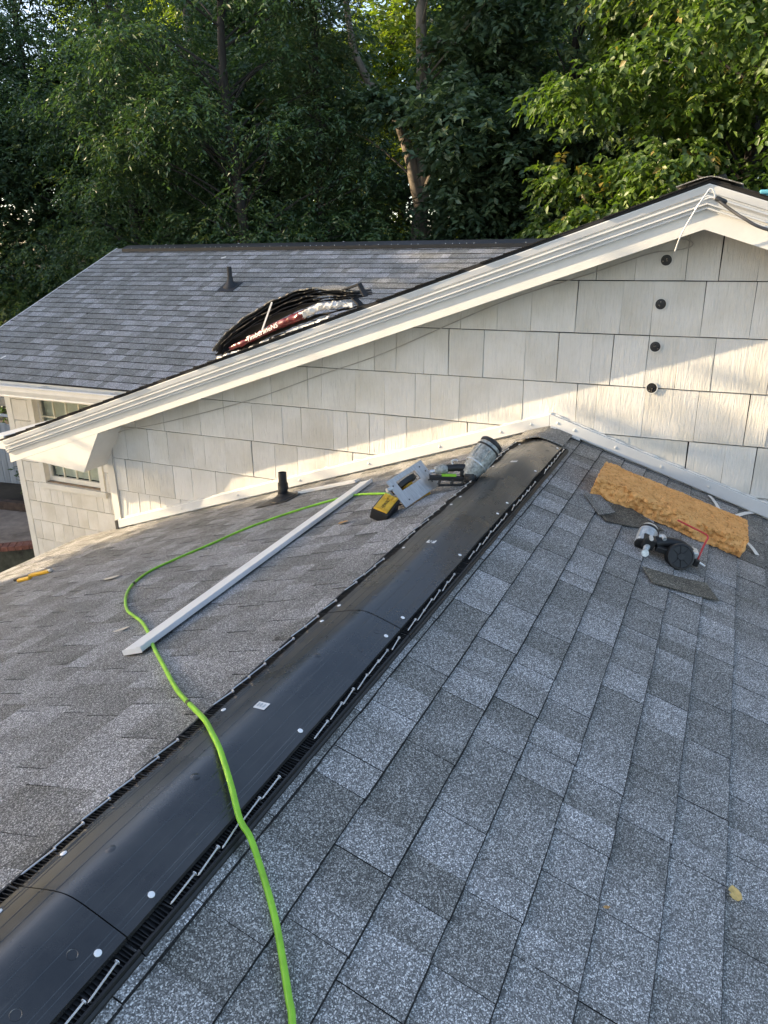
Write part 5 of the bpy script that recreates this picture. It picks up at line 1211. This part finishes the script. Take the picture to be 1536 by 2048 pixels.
# understorey
UG = 'shrubs under the trees'
cS = clump_cloud(107, 34, 1.6, 1.2, 0.2, 3.9, 0.55, 0.6)
sh = tree('understorey_shrub', 'dark shrub at the far left below the feathery trees', (-13.0, 8.6, GROUND), 'leaf_dark', cS, [(0, 0, -0.2), (0.1, 0, 1.5), (0, 0, 3.2)], 0.05, 8, dict(twigs=1500, per=12, ll=0.12, lw=0.05, tl=0.4, droop=0.4, hang=0.3), UG, cat='shrub', limb_r=0.02)
for i, (x, y, sc_, lb) in enumerate(((-10.6, 9.4, 1.15, 'behind the left end of the rear ridge'), (-7.9, 9.6, 1.2, 'below the cedar'), (-5.2, 10.4, 0.95, 'left of the forked trunk'), (-3.2, 9.8, 1.1, 'right of the forked trunk'), (-1.6, 9.9, 1.3, 'where the rear ridge meets the rake'), (-16.0, 10.5, 1.2, 'at the left picture edge'))):
    copy_tree(sh, (x, y, GROUND), i * 1.1 + 0.5, sc_, 'dark shrub ' + lb + ' under the trees', UG)
# willowy plant in the bed by the fence
bp_ = empty('garden_plant', (-10.4, 4.35, PZ + 0.07)); tag(bp_, 'leafy upright green plant in front of the grey fence', 'plant')
gp_ = random.Random(3); st_ = MB(); tw = []
for i in range(14):
    a_ = gp_.uniform(0, 6.28); ln = gp_.uniform(0.35, 0.75); e_ = (0.28 * math.cos(a_) * ln, 0.28 * math.sin(a_) * ln, ln)
    st_.tube(smooth_path([(0.03 * math.cos(a_), 0.03 * math.sin(a_), 0), (e_[0] * 0.4, e_[1] * 0.4, ln * 0.6), e_], 3), 0.006, 5); tw.append((*e_, 0.10, 0.10, 0.16)); tw.append((e_[0] * 0.6, e_[1] * 0.6, ln * 0.65, 0.1, 0.1, 0.16))
s__ = st_.build('stem', 'bark', None); s__.parent = bp_
me = leaf_mesh('foliage', tw, 90, 6, 0.10, 0.026, 0.12, 0.2, -0.1, 12); me.materials.append(M['leaf_dark']); c = link('foliage', me); c.parent = bp_

# trees to the left of the picture that keep the roofs in shade: a low dense one by the near roof, a row farther off
dh = Vector((-SUN.x, -SUN.y, 0)).normalized(); pu = Vector((dh.y, -dh.x, 0)); tanE = SUN.z / math.hypot(SUN.x, SUN.y)
SGp = 'shade trees left of the house'
gS = random.Random(15); cl = []; AL = 11.5; rootp = -dh * AL + pu * 3.4
for i in range(420):
    wv_ = gS.uniform(-2.2, 1.7); u_ = gS.uniform(0.34 + max(-2.0, wv_) / 2.54 + 0.0, 7.0)
    if u_ < 0.34 + wv_ / 2.54 + 0.16: u_ += 0.16
    dp = gS.uniform(-0.9, 0.9); p = -dh * (AL + dp) + pu * u_; z = wv_ + (AL + dp) * tanE
    s_ = gS.uniform(0.26, 0.40); cl.append((p.x - rootp.x, p.y - rootp.y, z - GROUND, s_, s_, s_ * 0.8))
tree('shade_tree', 'broad dense tree standing left of the near roof', (rootp.x, rootp.y, GROUND), 'leaf_dark', cl, [(0, 0, -0.3), (0, 0, 3), (0.1, 0, 6.5)], 0.2, 9, dict(twigs=9000, per=10, ll=0.15, lw=0.08, tl=0.28, droop=0.2, hang=0.2), SGp, limb_frac=0.4)
def shade(u_, al, src_, sc_, rot, lb):
    p = -dh * al + pu * u_; copy_tree(src_, (p.x, p.y, GROUND), rot, sc_, lb, SGp)
cT = []; gT = random.Random(44); rootT = -dh * 27 + pu * -15.5
while len(cT) < 330:
    u_, wv_, dp = gT.uniform(-20.5, -11.0), gT.uniform(-4.5, 5.6), gT.uniform(-1.5, 1.5)
    if abs(u_ + 13.1) < 1.35 and 0.7 < wv_ < 3.6: continue
    p = -dh * (27 + dp) + pu * u_; s_ = gT.uniform(0.6, 0.95); cT.append((p.x - rootT.x, p.y - rootT.y, wv_ + (27 + dp) * tanE - GROUND, s_, s_, s_ * 0.8))
tree('shade_tree', 'wide tall tree beyond the left edge of the wood, shading it', (rootT.x, rootT.y, GROUND), 'leaf_dark', cT, [(0, 0, -0.3), (0, 0, 8), (0, 0, 16)], 0.35, 13, dict(twigs=9500, per=10, ll=0.32, lw=0.18, tl=0.45, droop=0.2, hang=0.2), SGp, limb_frac=0.3)
cM = clump_cloud(108, 130, 3.2, 2.0, 0.6, 12.0, 0.8, 0.7, shell=0.1)
sm_ = tree('shade_tree', 'low round tree left of the rear roof', tuple(-dh * 21 + pu * -4.4 + Vector((0, 0, GROUND))), 'leaf_dark', cM, [(0, 0, -0.3), (0, 0, 3), (0, 0, 6)], 0.2, 10, dict(twigs=8000, per=10, ll=0.20, lw=0.11, tl=0.36, droop=0.2, hang=0.2), SGp)
shade(-7.6, 23, sm_, 1.05, 2.0, 'low round tree farther left of the rear roof')
